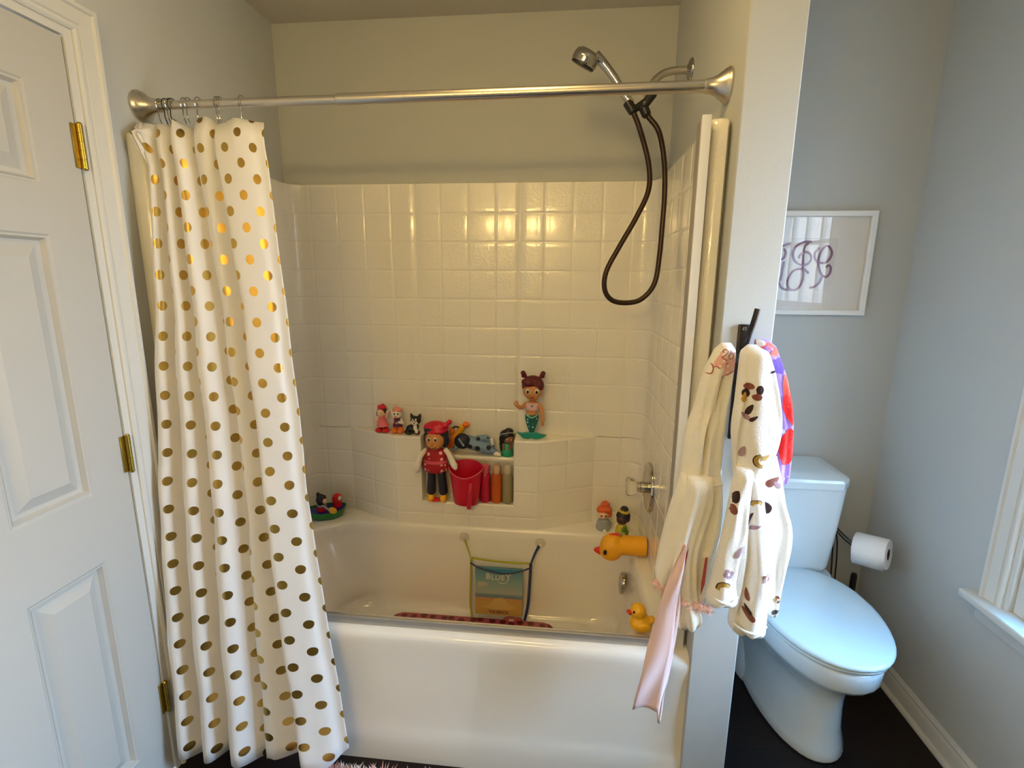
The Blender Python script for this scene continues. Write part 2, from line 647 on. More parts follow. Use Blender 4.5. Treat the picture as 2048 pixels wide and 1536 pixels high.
for i in range(len(ycuts) - 1):
    for j in range(len(zcuts) - 1):
        ya, yb, za, zb = ycuts[i], ycuts[i + 1], zcuts[j], zcuts[j + 1]
        if i in (1, 3) and j in (1, 3, 5):
            door_panel(bm, ya, yb, za, zb)
        else:
            bm.faces.new([bm.verts.new((FX, y, z)) for y, z in ((ya, za), (yb, za), (yb, zb), (ya, zb))])
bmesh.ops.remove_doubles(bm, verts=bm.verts, dist=1e-5)
bx = B()
door = obj('door_1', bm, M['door'], None, kind='structure', angle=20, origin=(0, DY0, 0))
core = B()
box(core, -0.038, FX - 0.0155, DY1, DY0, 0.012, DZ)
box(core, -0.0145, FX - 0.0003, DY0 - 0.004, DY0, 0.012, DZ)
box(core, -0.0145, FX - 0.0003, DY1, DY1 + 0.004, 0.012, DZ)
box(core, -0.0145, FX - 0.0003, DY1, DY0, DZ - 0.004, DZ)
obj('door_core', core, M['door'], door, smooth=False)
for zc_ in (1.783, 1.023, 0.265):
    bm = B()
    h = 0.049
    box(bm, -0.001, 0.0022, DY0 - 0.013, DY0 + 0.002, zc_ - h, zc_ + h, 0.0006, 1)
    box(bm, 0.001, 0.0045, DY0 + 0.002, DY0 + 0.009, zc_ - h, zc_ + h, 0.0006, 1)
    prof = [(0.0, -h - 0.004), (0.004, -h - 0.004), (0.0062, -h - 0.001)]
    for k in range(5):
        z0 = -h + 2 * h * k / 5
        z1 = -h + 2 * h * (k + 1) / 5
        prof += [(0.0062, z0 + 0.0008), (0.0062, z1 - 0.0008), (0.0054, z1 - 0.0004), (0.0054, z1 + 0.0004)]
    prof += [(0.0062, h + 0.001), (0.004, h + 0.004), (0.0, h + 0.004)]
    lathe(bm, prof, (0.0072, DY0 + 0.0035, zc_), (0, 0, 1), 14)
    obj('hinge', bm, M['brass'], door, label='shiny brass hinge')
# door knob (far edge, out of frame)
bm = B()
lathe(bm, [(0.03, 0), (0.03, 0.006), (0.012, 0.01), (0.011, 0.03), (0.024, 0.042), (0.027, 0.055), (0.02, 0.068), (0, 0.07)], (FX, DY1 + 0.06, 0.95), (1, 0, 0))
obj('door_knob', bm, M['brass'], door)

# baseboards
bm = B()
extrude_profile(bm, BASE, (XR, YR, 0), (XR, YB2, 0), (-1, 0, 0), (0, 0, 1))
extrude_profile(bm, SHOE, (XR, YR, 0), (XR, YB2, 0), (-1, 0, 0), (0, 0, 1))
struct('baseboard_right', bm, M['white_trim'], angle=25)
bm = B()
extrude_profile(bm, BASE, (PX1, YB2, 0), (XR - 0.0135, YB2, 0), (0, -1, 0), (0, 0, 1))
struct('baseboard_back', bm, M['white_trim'], angle=25)
bm = B()
extrude_profile(bm, BASE, (0, -0.812, 0), (0, -0.794, 0), (1, 0, 0), (0, 0, 1))
extrude_profile(bm, BASE, (0, YR, 0), (0, -1.69, 0), (1, 0, 0), (0, 0, 1))
struct('baseboard_left', bm, M['white_trim'], angle=25)

# window: casing, stool, apron, two double-hung units
bm = B()
jt = 0.02
for (y, s) in ((WY0, 1), (WY1, -1)):
    rings = []
    for z in (WZ0, None):
        rings.append([Vector((XR - v, y + s * u - s * 0.006, z if z is not None else WZ1 + u - 0.006)) for u, v in CAS])
    loft(bm, rings)
rings = []
for y, s in ((WY0, 1), (WY1, -1)):
    rings.append([Vector((XR - v, y + s * u - s * 0.006, WZ1 + u - 0.006)) for u, v in CAS])
loft(bm, rings)
box(bm, XR - 0.001, XR + TH, WY0 - jt, WY0, WZ0, WZ1)
box(bm, XR - 0.001, XR + TH, WY1, WY1 + jt, WZ0, WZ1)
box(bm, XR - 0.001, XR + TH, WY1 + jt, WY0 - jt, WZ1 - jt, WZ1)
struct('trim_2', bm, M['white_trim'], angle=25)
bm = B()
box(bm, XR - 0.048, XR + TH, WY1 - 0.09, WY0 + 0.09, WZ0 - 0.024, WZ0 + 0.001, 0.006, 3)
extrude_profile(bm, [(0, 0), (0.010, 0.003), (0.013, 0.012), (0.014, 0.05), (0.018, 0.056), (0.0, 0.056)], (XR, WY1 - 0.06, WZ0 - 0.08), (XR, WY0 + 0.06, WZ0 - 0.08), (-1, 0, 0), (0, 0, 1))
struct('trim_3', bm, M['white_trim'], angle=30)


def sash_unit(name, y0, y1):
    """y0 > y1"""
    bm = B()
    xs = XR + 0.012
    zm = 1.365
    fr = 0.035

    def sash(bm, x, za, zb):
        box(bm, x, x + 0.03, y0 - fr, y0, za, zb, 0.003, 1)
        box(bm, x, x + 0.03, y1, y1 + fr, za, zb, 0.003, 1)
        box(bm, x, x + 0.03, y1 + fr, y0 - fr, za, za + fr, 0.003, 1)
        box(bm, x, x + 0.03, y1 + fr, y0 - fr, zb - fr, zb, 0.003, 1)
        for q in (1, 2, 3):
            ym = y0 - fr + (y1 - y0 + 2 * fr) * q / 4
            box(bm, x + 0.005, x + 0.025, ym - 0.009, ym + 0.009, za + fr, zb - fr, 0.002, 1)
        zmid = (za + zb) / 2
        box(bm, x + 0.0055, x + 0.0245, y1 + fr, y0 - fr, zmid - 0.009, zmid + 0.009, 0.002, 1)
    sash(bm, xs, WZ0, zm + 0.02)
    sash(bm, xs + 0.034, zm - 0.02, WZ1 - jt)
    o = struct(name, bm, M['white_trim'], smooth=False)
    g = B()
    box(g, xs + 0.013, xs + 0.017, y1 + fr - 0.004, y0 - fr + 0.004, WZ0 + fr - 0.004, zm + 0.02 - fr + 0.004)
    box(g, xs + 0.047, xs + 0.051, y1 + fr - 0.004, y0 - fr + 0.004, zm - 0.02 + fr - 0.004, WZ1 - jt - fr + 0.004)
    obj('pane', g, M['glass'], o, smooth=False)
    return o


sash_unit('window_1', WY0 - jt, WY1 + jt)

# ------------------------------------------------------------------ vanity light on the wall behind the camera
vl = thing('vanity_light', 'four-globe warm vanity light bar on the wall behind the camera', 'light', (0.72, YR, 2.0))
obj('backplate', box(B(), 0.36, 1.08, YR, YR + 0.03, 1.95, 2.05, 0.008), M['nickel'], vl)
for k in range(4):
    x = 0.45 + k * 0.18
    bm = B()
    lathe(bm, [(0.028, 0), (0.028, 0.03), (0.02, 0.035)], (x, YR + 0.03, 2.0), (0, 1, 0), 20)
    obj('socket', bm, M['nickel'], vl)
    obj('bulb', ell(B(), (x, YR + 0.115, 2.0), 0.055), M['bulb'], vl)
dm = thing('fill_dome', 'added unseen frosted dome on the ceiling giving warm fill light', 'light', (0.98, -1.02, ZC))  # added out of view as warm fill to lift the lower alcove
obj('rim', lathe(B(), [(0.0, 0.0), (0.17, 0.0), (0.17, 0.02), (0.155, 0.026), (0.0, 0.026)], (0.98, -1.02, ZC), (0, 0, -1), 32), M['nickel'], dm)
obj('dome', lathe(B(), [(0.155, 0.024), (0.15, 0.05), (0.12, 0.08), (0.06, 0.10), (0.0, 0.104)], (0.98, -1.02, ZC), (0, 0, -1), 32), M['dome'], dm)
mirror = thing('vanity_mirror', 'frameless rectangular mirror on the wall behind the camera', 'mirror', (0.72, YR, 1.4))
obj('mirror_glass', box(B(), 0.12, 1.32, YR, YR + 0.006, 0.98, 1.86), M['mirror'], mirror, smooth=False)

# ------------------------------------------------------------------ tub and shower unit (one moulded piece)
unit = thing('tub_shower_unit', 'one-piece cream moulded bathtub and shower surround with embossed tiles', 'bathtub', (0.76, -0.4, 0))
YK = -0.118          # face of the raised shelf block and tub back
ZL = 0.845           # upper ledge
ZD = 0.457           # tub deck
XL, XRT = 0.034, 1.488
CLI, CRI = 0.048, 1.474
YS = -0.014


def arc2(cx, cy, r, a0, a1, n):
    return [(cx + r * math.cos(a0 + (a1 - a0) * k / n), cy + r * math.sin(a0 + (a1 - a0) * k / n)) for k in range(n + 1)]


def resample(path, step, marks, eps=0.0035):
    """path: 2D polyline; marks: arc positions of grooves -> list (pos, normal, s)"""
    P = [Vector(p) for p in path]
    S = [0]
    for a, b in zip(P[:-1], P[1:]):
        S.append(S[-1] + (b - a).length)
    tot = S[-1]
    ss = set(S)
    k = int(tot / step)
    for i in range(k + 1):
        ss.add(tot * i / k)
    for m in marks:
        for d in (-2, -1.2, -0.6, 0, 0.6, 1.2, 2):
            if 0 < m + d * eps < tot:
                ss.add(m + d * eps)
    ss = sorted(ss)
    o = [ss[0]]
    for s in ss[1:]:
        if s - o[-1] > 0.0007:
            o.append(s)
    out = []
    for s in o:
        i = 0
        while i < len(S) - 2 and S[i + 1] < s:
            i += 1
        t = (s - S[i]) / max(S[i + 1] - S[i], 1e-9)
        p = P[i].lerp(P[i + 1], t)
        d = (P[i + 1] - P[i]).normalized()
        out.append((p, Vector((d.y, -d.x)), s))
    return out, S


def groove(s, marks, eps, depth):
    d = 0.0
    for m, k in marks:
        x = abs(s - m) / (eps * k)
        if x < 1.6:
            d = max(d, depth * k * 0.5 * (1 + math.cos(PI * x / 1.6)))
    return d


def tile_sheet(bm, path, zs, smarks, zmarks, step=0.03, eps=0.0035, depth=0.0018):
    sm = [m for m, k in smarks]
    rows, S = resample(path, step, sm, eps)
    z0, z1 = zs
    zz = {z0, z1}
    n = max(2, int((z1 - z0) / step))
    for i in range(n + 1):
        zz.add(z0 + (z1 - z0) * i / n)
    for m, k in zmarks:
        for d in (-2, -1.2, -0.6, 0, 0.6, 1.2, 2):
            if z0 < m + d * eps < z1:
                zz.add(m + d * eps)
    zl = sorted(zz)
    grid = []
    for p, nrm, s in rows:
        colv = []
        gs = groove(s, smarks, eps, depth)
        for z in zl:
            g = max(gs, groove(z, zmarks, eps, depth))
            q = p - nrm * g
            colv.append(bm.verts.new((q.x, q.y, z)))
        grid.append(colv)
    for a, b in zip(grid[:-1], grid[1:]):
        for i in range(len(zl) - 1):
            bm.faces.new((a[i], b[i], b[i + 1], a[i + 1]))
    return bm


RC = 0.055
upper = [(XL, -0.70), (XL, YS - RC)] + arc2(XL + RC, YS - RC, RC, PI, PI / 2, 10)[1:] + [(XRT - RC, YS)] + arc2(XRT - RC, YS - RC, RC, PI / 2, 0, 10)[1:] + [(XRT, -0.70)]


def path_s(path, fx=None, fy=None, side=None):
    """arc length at which the path crosses x=fx on its back run"""
    S = 0
    for a, b in zip(path[:-1], path[1:]):
        a, b = Vector(a), Vector(b)
        L = (b - a).length
        if fx is not None and b.x > a.x and a.x <= fx <= b.x and a.y > -0.13:
            return S + L * (fx - a.x) / (b.x - a.x)
        if fy is not None:
            if side == 'L' and abs(b.x - a.x) < 1e-6 and a.x < 0.5 and a.y <= fy <= b.y:
                return S + fy - a.y
            if side == 'R' and abs(b.x - a.x) < 1e-6 and a.x > 0.5 and b.y <= fy <= a.y:
                return S + a.y - fy
        S += L
    return None


# path runs left-front -> back -> right-front; normal (d.y,-d.x) points to the room
xm = [(0.224, 1), (0.338, 1), (0.447, 1), (0.546, 1.7), (0.649, 1), (0.762, 1), (0.872, 1), (0.967, 1.7), (1.062, 1), (1.174, 1), (1.287, 1), (0.111, 1), (1.40, 1)]
sm = [(path_s(upper, fx=x), k) for x, k in xm]
for y in (-0.19, -0.303, -0.416, -0.529, -0.642):
    sm.append((path_s(upper, fy=y, side='L'), 1))
    sm.append((path_s(upper, fy=y, side='R'), 1))
sm = [(s, k) for s, k in sm if s is not None]
zm_u = [(z, 1) for z in (1.741, 1.632, 1.52, 1.406, 1.293, 1.178, 1.063, 0.948)]
bm = B()
tile_sheet(bm, upper, (ZL - 0.002, 1.853), sm, zm_u)
# top lip back to the drywall
rowsU, _ = resample(upper, 0.03, [])
lipa = [Vector((p.x, p.y, 1.853)) for p, n_, s in rowsU]
lipb = [Vector((p.x - n_.x * 0.02 if False else min(max(p.x - n_.x * (0.033 if abs(n_.x) > 0.5 else 0.012), 0.0005), W - 0.0005),
                min(p.y - n_.y * 0.013, -0.0005), 1.857)) for p, n_, s in rowsU]
loft(bm, [lipa, lipb], closed=False)
zm_l = [(0.735, 1), (0.622, 1), (0.509, 1)]
lowL = [(XL, -0.70), (XL, YS - RC)] + arc2(XL + RC, YS - RC, RC, PI, PI / 2, 10)[1:] + [(0.23, YS)]
lowR = [(1.29, YS), (XRT - RC, YS)] + arc2(XRT - RC, YS - RC, RC, PI / 2, 0, 10)[1:] + [(XRT, -0.70)]
for pth, xs in ((lowL, (0.111, 0.228)), (lowR, (1.292, 1.40))):
    s2 = [(path_s(pth, fx=x), 1) for x in xs]
    for y in (-0.19, -0.303, -0.416, -0.529, -0.642):
        for sd in 'LR':
            s2.append((path_s(pth, fy=y, side=sd), 1))
    s2 = [(s, k) for s, k in s2 if s is not None]
    tile_sheet(bm, pth, (ZD - 0.01, ZL), s2, zm_l)
obj('surround_panel', bm, M['fiberglass'], unit, angle=60)

# front columns of the surround
for side in (0, 1):
    bm = B()
    if side == 0:
        prof = [(0.0005, -0.757), (0.022, -0.757)] + arc2(0.022, -0.731, 0.026, -PI / 2, 0, 8)[1:] + [(CLI, -0.71), (XL - 0.001, -0.69), (0.0005, -0.69)]
    else:
        prof = [(W - 0.0005, -0.740), (W - 0.012, -0.760)] + arc2(1.502, -0.734, 0.028, -PI / 2, -PI, 8)[1:] + [(CRI, -0.71), (XRT + 0.001, -0.69), (W - 0.0005, -0.69)]
    rings = []
    for z in (ZD - 0.03, 1.2, 1.835, 1.848, 1.853):
        k = 0.0 if z < 1.84 else (0.003 if z < 1.85 else 0.008)
        rings.append([Vector((x, y + (k if y < -0.72 else 0), z)) for x, y in prof])
    loft(bm, rings)
    obj('front_column', bm, M['fiberglass'], unit, angle=50)

# raised shelf block with niche
NX0, NX1, NZ = 0.572, 0.962, 0.562
bm = B()
pl = [(0.23, YS), (0.45, YK + 0.004), (0.462, YK), (NX0, YK)]
sl = [(path_s(pl, fx=x), 1) for x in (0.34, 0.455)]
# path_s skips because runs go forward; compute directly


def sidx(path, x):
    S = 0
    for a, b in zip(path[:-1], path[1:]):
        a, b = Vector(a), Vector(b)
        L = (b - a).length
        if a.x <= x <= b.x:
            return S + L * (x - a.x) / max(b.x - a.x, 1e-9)
        S += L
    return S


tile_sheet(bm, pl, (ZD - 0.01, ZL - 0.006), [(sidx(pl, x), 1) for x in (0.345, 0.456)], zm_l, step=0.02)
pr_ = [(NX1, YK), (1.06, YK), (1.072, YK + 0.004), (1.29, YS)]
tile_sheet(bm, pr_, (ZD - 0.01, ZL - 0.006), [(sidx(pr_, x), 1) for x in (1.066, 1.18)], zm_l, step=0.02)
pm = [(NX0, YK), (NX1, YK)]
tile_sheet(bm, pm, (ZD - 0.01, NZ - 0.006), [(0.09, 1), (0.195, 1), (0.30, 1)], [(0.509, 1)], step=0.02)
# ledges (tops) with rounded front lip
for pth in (pl, pr_):
    rws, _ = resample(pth, 0.02, [])
    a = [Vector((p.x, p.y, ZL - 0.006)) for p, n_, s in rws]
    b = [Vector((p.x - n_.x * 0.002, p.y - n_.y * 0.002, ZL - 0.0015)) for p, n_, s in rws]
    c = [Vector((p.x - n_.x * 0.006, min(p.y - n_.y * 0.006, YS + 0.002), ZL)) for p, n_, s in rws]
    d = [Vector((p.x, YS + 0.003, ZL)) for p, n_, s in rws]
    loft(bm, [a, b, c, d], closed=False)
# niche walls
ST = -0.056          # face of the low step at the niche back
SZ = 0.752
for x, s in ((NX0, 1), (NX1, -1)):
    loft(bm, [[Vector((x, YK, z)), Vector((x + s * 0.002, YK + 0.006, z)), Vector((x + s * 0.004, YS + 0.003, z))] for z in (NZ - 0.006, NZ + 0.02, ZL - 0.006, ZL)], closed=False)
loft(bm, [[Vector((x, YK, NZ - 0.006)), Vector((x, YK + 0.005, NZ)), Vector((x, ST, NZ))] for x in (NX0, NX1)], closed=False)
loft(bm, [[Vector((x, ST, NZ)), Vector((x, ST, SZ - 0.024)), Vector((x, ST - 0.006, SZ - 0.018)), Vector((x, ST - 0.006, SZ - 0.004)), Vector((x, ST - 0.002, SZ)), Vector((x, YS + 0.003, SZ))] for x in (NX0, NX1)], closed=False)
loft(bm, [[Vector((x, YS + 0.0015, SZ)), Vector((x, YS + 0.0015, ZL))] for x in (NX0, NX1)], closed=False)
obj('shelf_block', bm, M['fiberglass'], unit, angle=50)

# tub: deck, basin and apron
bm = B()
NC = 14
BX0, BX1, BY0, BY1 = 0.095, 1.450, -0.722, YK
top = [(-0.004, ZD, (0.13, 0.13, 0.12, 0.22)), (0.004, ZD - 0.003, (0.13, 0.13, 0.12, 0.22)), (0.010, ZD - 0.012, (0.13, 0.13, 0.12, 0.22))]
rings = []
outer = rrect(0.0005, W - 0.0005, -0.745, -0.0008, (0.004, 0.004, 0.02, 0.02), NC, ZD)
rings.append(outer)
for ins, z, rr in top:
    rings.append(rrect(BX0 + ins, BX1 - ins, BY0 + ins, BY1 - (ins if ins > 0 else 0), rr, NC, z))
for t in range(1, 9):
    u = t / 8
    z = ZD - 0.012 - (ZD - 0.012 - 0.135) * u
    rings.append(rrect(BX0 + 0.012 + 0.12 * u, BX1 - 0.010 - 0.03 * u, BY0 + 0.010 + 0.03 * u, BY1 - 0.004 - 0.016 * u, (0.13, 0.13, 0.11, 0.17), NC, z))
for t in range(1, 7):
    a = PI / 2 * t / 6
    k = 0.06 * (1 - math.cos(a))
    rings.append(rrect(BX0 + 0.132 + k, BX1 - 0.040 - k, BY0 + 0.040 + k, BY1 - 0.020 - 0.45 * k, (0.11, 0.11, 0.09, 0.13), NC, 0.135 - 0.07 * math.sin(a)))
loft(bm, rings, True, False, True)
# front rim and apron
ap = [(-0.745, ZD), (-0.772, ZD), (-0.783, ZD - 0.003), (-0.790, ZD - 0.010), (-0.7935, ZD - 0.022), (-0.794, ZD - 0.04), (-0.789, 0.38), (-0.785, 0.30), (-0.784, 0.22), (-0.785, 0.14),
      (-0.788, 0.115), (-0.791, 0.10), (-0.792, 0.06), (-0.792, 0.0)]
rings = []
for i in range(61):
    x = 0.0005 + (W - 0.001) * i / 60
    # the ends of the apron swell into the columns
    e = max(0.0, 1 - min(x - 0.0, W - x) / 0.10)
    e = e * e * (3 - 2 * e)
    rings.append([Vector((x, y - 0.006 * e * (1 if z < ZD - 0.02 else 0) + (0.0), z)) for y, z in ap])
loft(bm, rings, closed=False)
obj('bathtub', bm, M['tub'], unit, angle=60)

# old door track and jamb
tr = B()
box(tr, 0.052, 1.444, -0.764, -0.737, ZD + 0.0006, ZD + 0.012, 0.002, 2)
box(tr, 0.052, 1.444, -0.741, -0.737, ZD + 0.010, ZD + 0.016, 0.001, 1)
box(tr, 0.052, 1.444, -0.766, -0.761, ZD + 0.0006, ZD + 0.026, 0.0015, 2)
tag(obj('door_track', tr, M['alu'], None, smooth=False, origin=(0.75, -0.75, ZD)), 'long aluminium sliding door track along the front rim of the tub', 'track')
jb = B()
box(jb, 1.447, 1.4712, -0.772, -0.738, ZD + 0.0006, 1.845, 0.0015, 1)
t = thing('door_jamb', 'tall narrow metal shower door jamb fixed to the right surround column', 'jamb', (1.46, -0.74, ZD))
obj('channel', jb, M['jamb'], t, smooth=False)
obj('cover_strip', box(B(), 1.4485, 1.4705, -0.7755, -0.772, ZD + 0.03, 1.855, 0.001, 1), M['alu_white'], t, smooth=False, label='cream plastic cover strip')

# ------------------------------------------------------------------ shower rod, hooks, curtain
RY, RZ0, RZ1 = -0.695, 1.932, 1.941


def rodp(x):
    return Vector((x, RY, RZ0 + (RZ1 - RZ0) * x / W))


rod = thing('shower_rod', 'brushed nickel tension shower rod spanning the tub alcove', 'rod', (0.0, RY, RZ0))
FL = [(0.040, 0.0), (0.040, 0.005), (0.037, 0.008), (0.036, 0.012), (0.033, 0.015), (0.030, 0.019), (0.022, 0.030), (0.018, 0.042), (0.0165, 0.052), (0.0165, 0.056), (0.0145, 0.058)]
d = (rodp(W) - rodp(0)).normalized()
obj('flange', lathe(B(), FL, rodp(0.0), d, 28), M['nickel'], rod)
obj('flange', lathe(B(), FL, rodp(W), -d, 28), M['nickel'], rod)
obj('inner_tube', tube(B(), [rodp(0.05), rodp(0.56)], 0.0112, 20), M['nickel'], rod)
obj('outer_tube', lathe(B(), [(0.0118, 0), (0.0138, 0.002), (0.0138, W - 0.55 - 0.056)], rodp(0.549), d, 24), M['nickel'], rod)

# curtain: folded cloth, tilted outward over the rim
NT, NS = 46, 0
top_edges = [0.020, 0.066, 0.111, 0.166, 0.232, 0.352]
mid_edges = [0.028, 0.104, 0.190, 0.278, 0.345, 0.452]
bot_edges = [0.046, 0.126, 0.212, 0.306, 0.430, 0.556]
ZT, ZM, ZB = 1.893, 0.86, 0.085


EDGE_ROWS = [(ZT, top_edges), (1.77, [0.070, 0.107, 0.146, 0.198, 0.266, 0.384]), (1.42, [0.064, 0.116, 0.171, 0.242, 0.312, 0.416]), (1.15, [0.046, 0.112, 0.182, 0.262, 0.330, 0.436]), (ZM, mid_edges), (ZB, bot_edges)]


def edges_at(z):
    for (z0, e0), (z1, e1) in zip(EDGE_ROWS[:-1], EDGE_ROWS[1:]):
        if z >= z1 - 1e-6:
            t = (z0 - z) / (z0 - z1)
            return [p + (q - p) * t for p, q in zip(e0, e1)]
    return bot_edges


def curtain_row(z):
    e = edges_at(z)
    t = (ZT - z) / (ZT - ZB)
    lean = -0.703 - 0.100 * min(1, t / 0.55) - 0.080 * max(0, (t - 0.5) / 0.5) - 0.055 * (1 - math.exp(-t / 0.05)) * max(0, 1 - t / 0.6)
    amp = 0.020 + 0.026 * t
    pts = []
    for k in range(5):
        a, b = e[k], e[k + 1]
        w = b - a
        soft = 1.0 if k < 3 else 1.0 - 0.75 * t
        front = -amp * (1.0 if k != 3 else 0.4)
        pts.append((a - 0.004 * soft, front + amp * 0.55))
        pts.append((a, front))
        pts.append((a + 0.30 * w, front * 0.95 - 0.004))
        pts.append((a + 0.72 * w, front * 0.25 + amp * 0.2))
        if k < 4:
            pts.append((b + 0.10 * w * soft, amp * 0.75))
            pts.append((b + 0.02 * w * soft, amp * (1.0 if k < 2 else 0.9)))
        else:
            pts[-2] = (a + 0.34 * w, front * 0.82)
            pts[-1] = (a + 0.66 * w, front * 0.50)
            pts.append((b - 0.02, front * 0.12))
            pts.append((b, front * 0.02))
    # back layers at the wall end of the curtain
    pts = [(e[0] + 0.03, amp * 1.1), (e[0] + 0.006, amp * 0.9)] + pts
    wob = 0.003 * math.sin(9 * z) + 0.002 * math.sin(23 * z + 1)
    P = catmull([Vector((x + wob * (0.4 + 0.6 * (i % 3 == 0)), lean + y, 0)) for i, (x, y) in enumerate(pts)], 6)
    return P


rows = []
for i in range(NT + 1):
    t = i / NT
    z = ZT - (ZT - ZB) * t
    rows.append((z, curtain_row(z)))
bm = B()
uvl = bm.loops.layers.uv.new('UVMap')
lens = []
for z, P in rows:
    s = [0]
    for a, b in zip(P[:-1], P[1:]):
        s.append(s[-1] + (b - a).length)
    lens.append(s)
Lref = sum(s[-1] for s in lens) / len(lens) * 1.0
vg, ug = [], []
npts = len(rows[0][1])
for (z, P), s in zip(rows, lens):
    vr, ur = [], []
    for j, p in enumerate(P):
        f = s[j] / s[-1]
        zz = z
        hemw = (ZT - z) / (ZT - ZB)
        zz += 0.006 * math.sin(f * 21) * (1 - hemw) + 0.012 * hemw * math.sin(f * 17 + 1)
        zz += 0.06 * hemw * max(0, f - 0.93) / 0.07          # free corner kicks up
        zz -= 0.016 * (1 - hemw) * abs(math.sin(f * PI * 4.5))  # sag between hooks
        py = p.y
        if p.x < 0.062:                                      # the wall end rides over the front column
            k = min(1, max(0, (1.89 - zz) / 0.035)) * min(1, (0.062 - p.x) / 0.008)
            lim = -0.762 - 0.25 * (p.y + 0.70 if p.y > -0.70 else 0) * 0
            py = p.y + k * min(0, lim - 0.012 * (jj_ := (j % 5) / 4) - p.y)
        vr.append(bm.verts.new((max(p.x, 0.006), py, zz)))
        ur.append((f * Lref, zz))
    vg.append(vr)
    ug.append(ur)
for i in range(NT):
    for j in range(npts - 1):
        f = bm.faces.new((vg[i][j], vg[i][j + 1], vg[i + 1][j + 1], vg[i + 1][j]))
        for lp, (ii, jj) in zip(f.loops, ((i, j), (i, j + 1), (i + 1, j + 1), (i + 1, j))):
            lp[uvl].uv = ug[ii][jj]
ct = thing('shower_curtain', 'white shower curtain with gold dots gathered at the left of the tub', 'curtain', (0.2, RY, ZB))
cur = obj('curtain_panel', bm, M['curtain'], ct, angle=80)
so = cur.modifiers.new('thick', 'SOLIDIFY')
so.thickness = 0.0012
# hem bands
hem = B()
for i0, i1 in ((0, 1),):
    pass
hem.free()


def hook_mesh(x, zb):
    bm = B()
    c = rodp(x)
    pts = []
    R0 = 0.0165
    for k in range(15):
        a = math.radians(-60 + 250 * k / 14)
        pts.append(c + Vector((0.0015 * k / 14, -R0 * math.cos(a), R0 * math.sin(a))))
    pts = [Vector((c.x + 0.004, c.y - 0.006, zb))] + [Vector((c.x + 0.003, c.y - 0.013, (zb + c.z) / 2 - 0.006))] + pts
    tube(bm, catmull(pts, 2), 0.0014, 8)
    return bm


for k, x in enumerate((0.058, 0.075, 0.084, 0.092, 0.128, 0.139, 0.168)):
    o = obj('curtain_hook', hook_mesh(x, 1.884), M['dark_metal'] if k in (1, 3) else M['chrome'], None, origin=rodp(x))
    tag(o, 'thin metal curtain hook bunched at the wall end of the rod', 'curtain hook', 'bunched curtain hooks')
for x, lab in ((0.222, 'pair of thin metal curtain hooks, the nearer one to the wall'), (0.229, 'thin metal curtain hook close beside another, second from the free edge'), (0.290, 'thin metal curtain hook nearest the free edge of the dotted curtain')):
    o = obj('curtain_hook', hook_mesh(x, 1.876), M['chrome'], None, origin=rodp(x))
    if x == 0.222:
        lab = 'thin metal curtain hook close beside another, third from the free edge'
    tag(o, lab, 'curtain hook', 'spread curtain hooks')

# ------------------------------------------------------------------ shower arm, handset and hose
sh = thing('hand_shower', 'chrome hand shower with dark hose hanging from the right alcove wall', 'shower', (W, -0.27, 2.133))
bm = B()
lathe(bm, [(0.034, 0.0), (0.034, 0.003), (0.030, 0.008), (0.014, 0.013), (0.012, 0.016)], (W, -0.27, 2.133), (-1, 0, 0), 28)
obj('wall_flange', bm, M['chrome'], sh)
armp = catmull([(W - 0.01, -0.27, 2.133), (1.47, -0.27, 2.132), (1.435, -0.273, 2.122), (1.41, -0.28, 2.100), (1.392, -0.288, 2.068), (1.388, -0.292, 2.052)], 6)
obj('shower_arm', tube(B(), armp, 0.0115, 16), M['nickel'], sh)
bm = B()
# holder: T-shaped black bracket
capsule(bm, (1.398, -0.295, 2.046), (1.345, -0.300, 2.010), 0.0115, 0.011)
capsule(bm, (1.405, -0.295, 2.058), (1.384, -0.297, 2.030), 0.015, 0.014)
lathe(bm, [(0.0145, 0), (0.016, 0.004), (0.0145, 0.036), (0.012, 0.04)], (1.3275, -0.30, 2.037), (0.55, 0, -0.83), 16)
lathe(bm, [(0.0125, 0), (0.0155, 0.006), (0.015, 0.026), (0.011, 0.034)], (1.378, -0.298, 2.022), (0.45, 0, -0.89), 16)
fuse('bracket', bm, M['black'], sh, 0.0016, 2)
bm = B()
hp = [(1.336, -0.30, 2.033), (1.310, -0.30, 2.068), (1.285, -0.301, 2.104), (1.262, -0.302, 2.132), (1.243, -0.303, 2.152), (1.222, -0.304, 2.168)]
pts = catmull(hp, 4)
rr = [0.0115 + 0.0035 * (i / (len(pts) - 1)) + 0.004 * max(0, (i / (len(pts) - 1) - 0.75) / 0.25) for i in range(len(pts))]
tube(bm, pts, rr, 16)
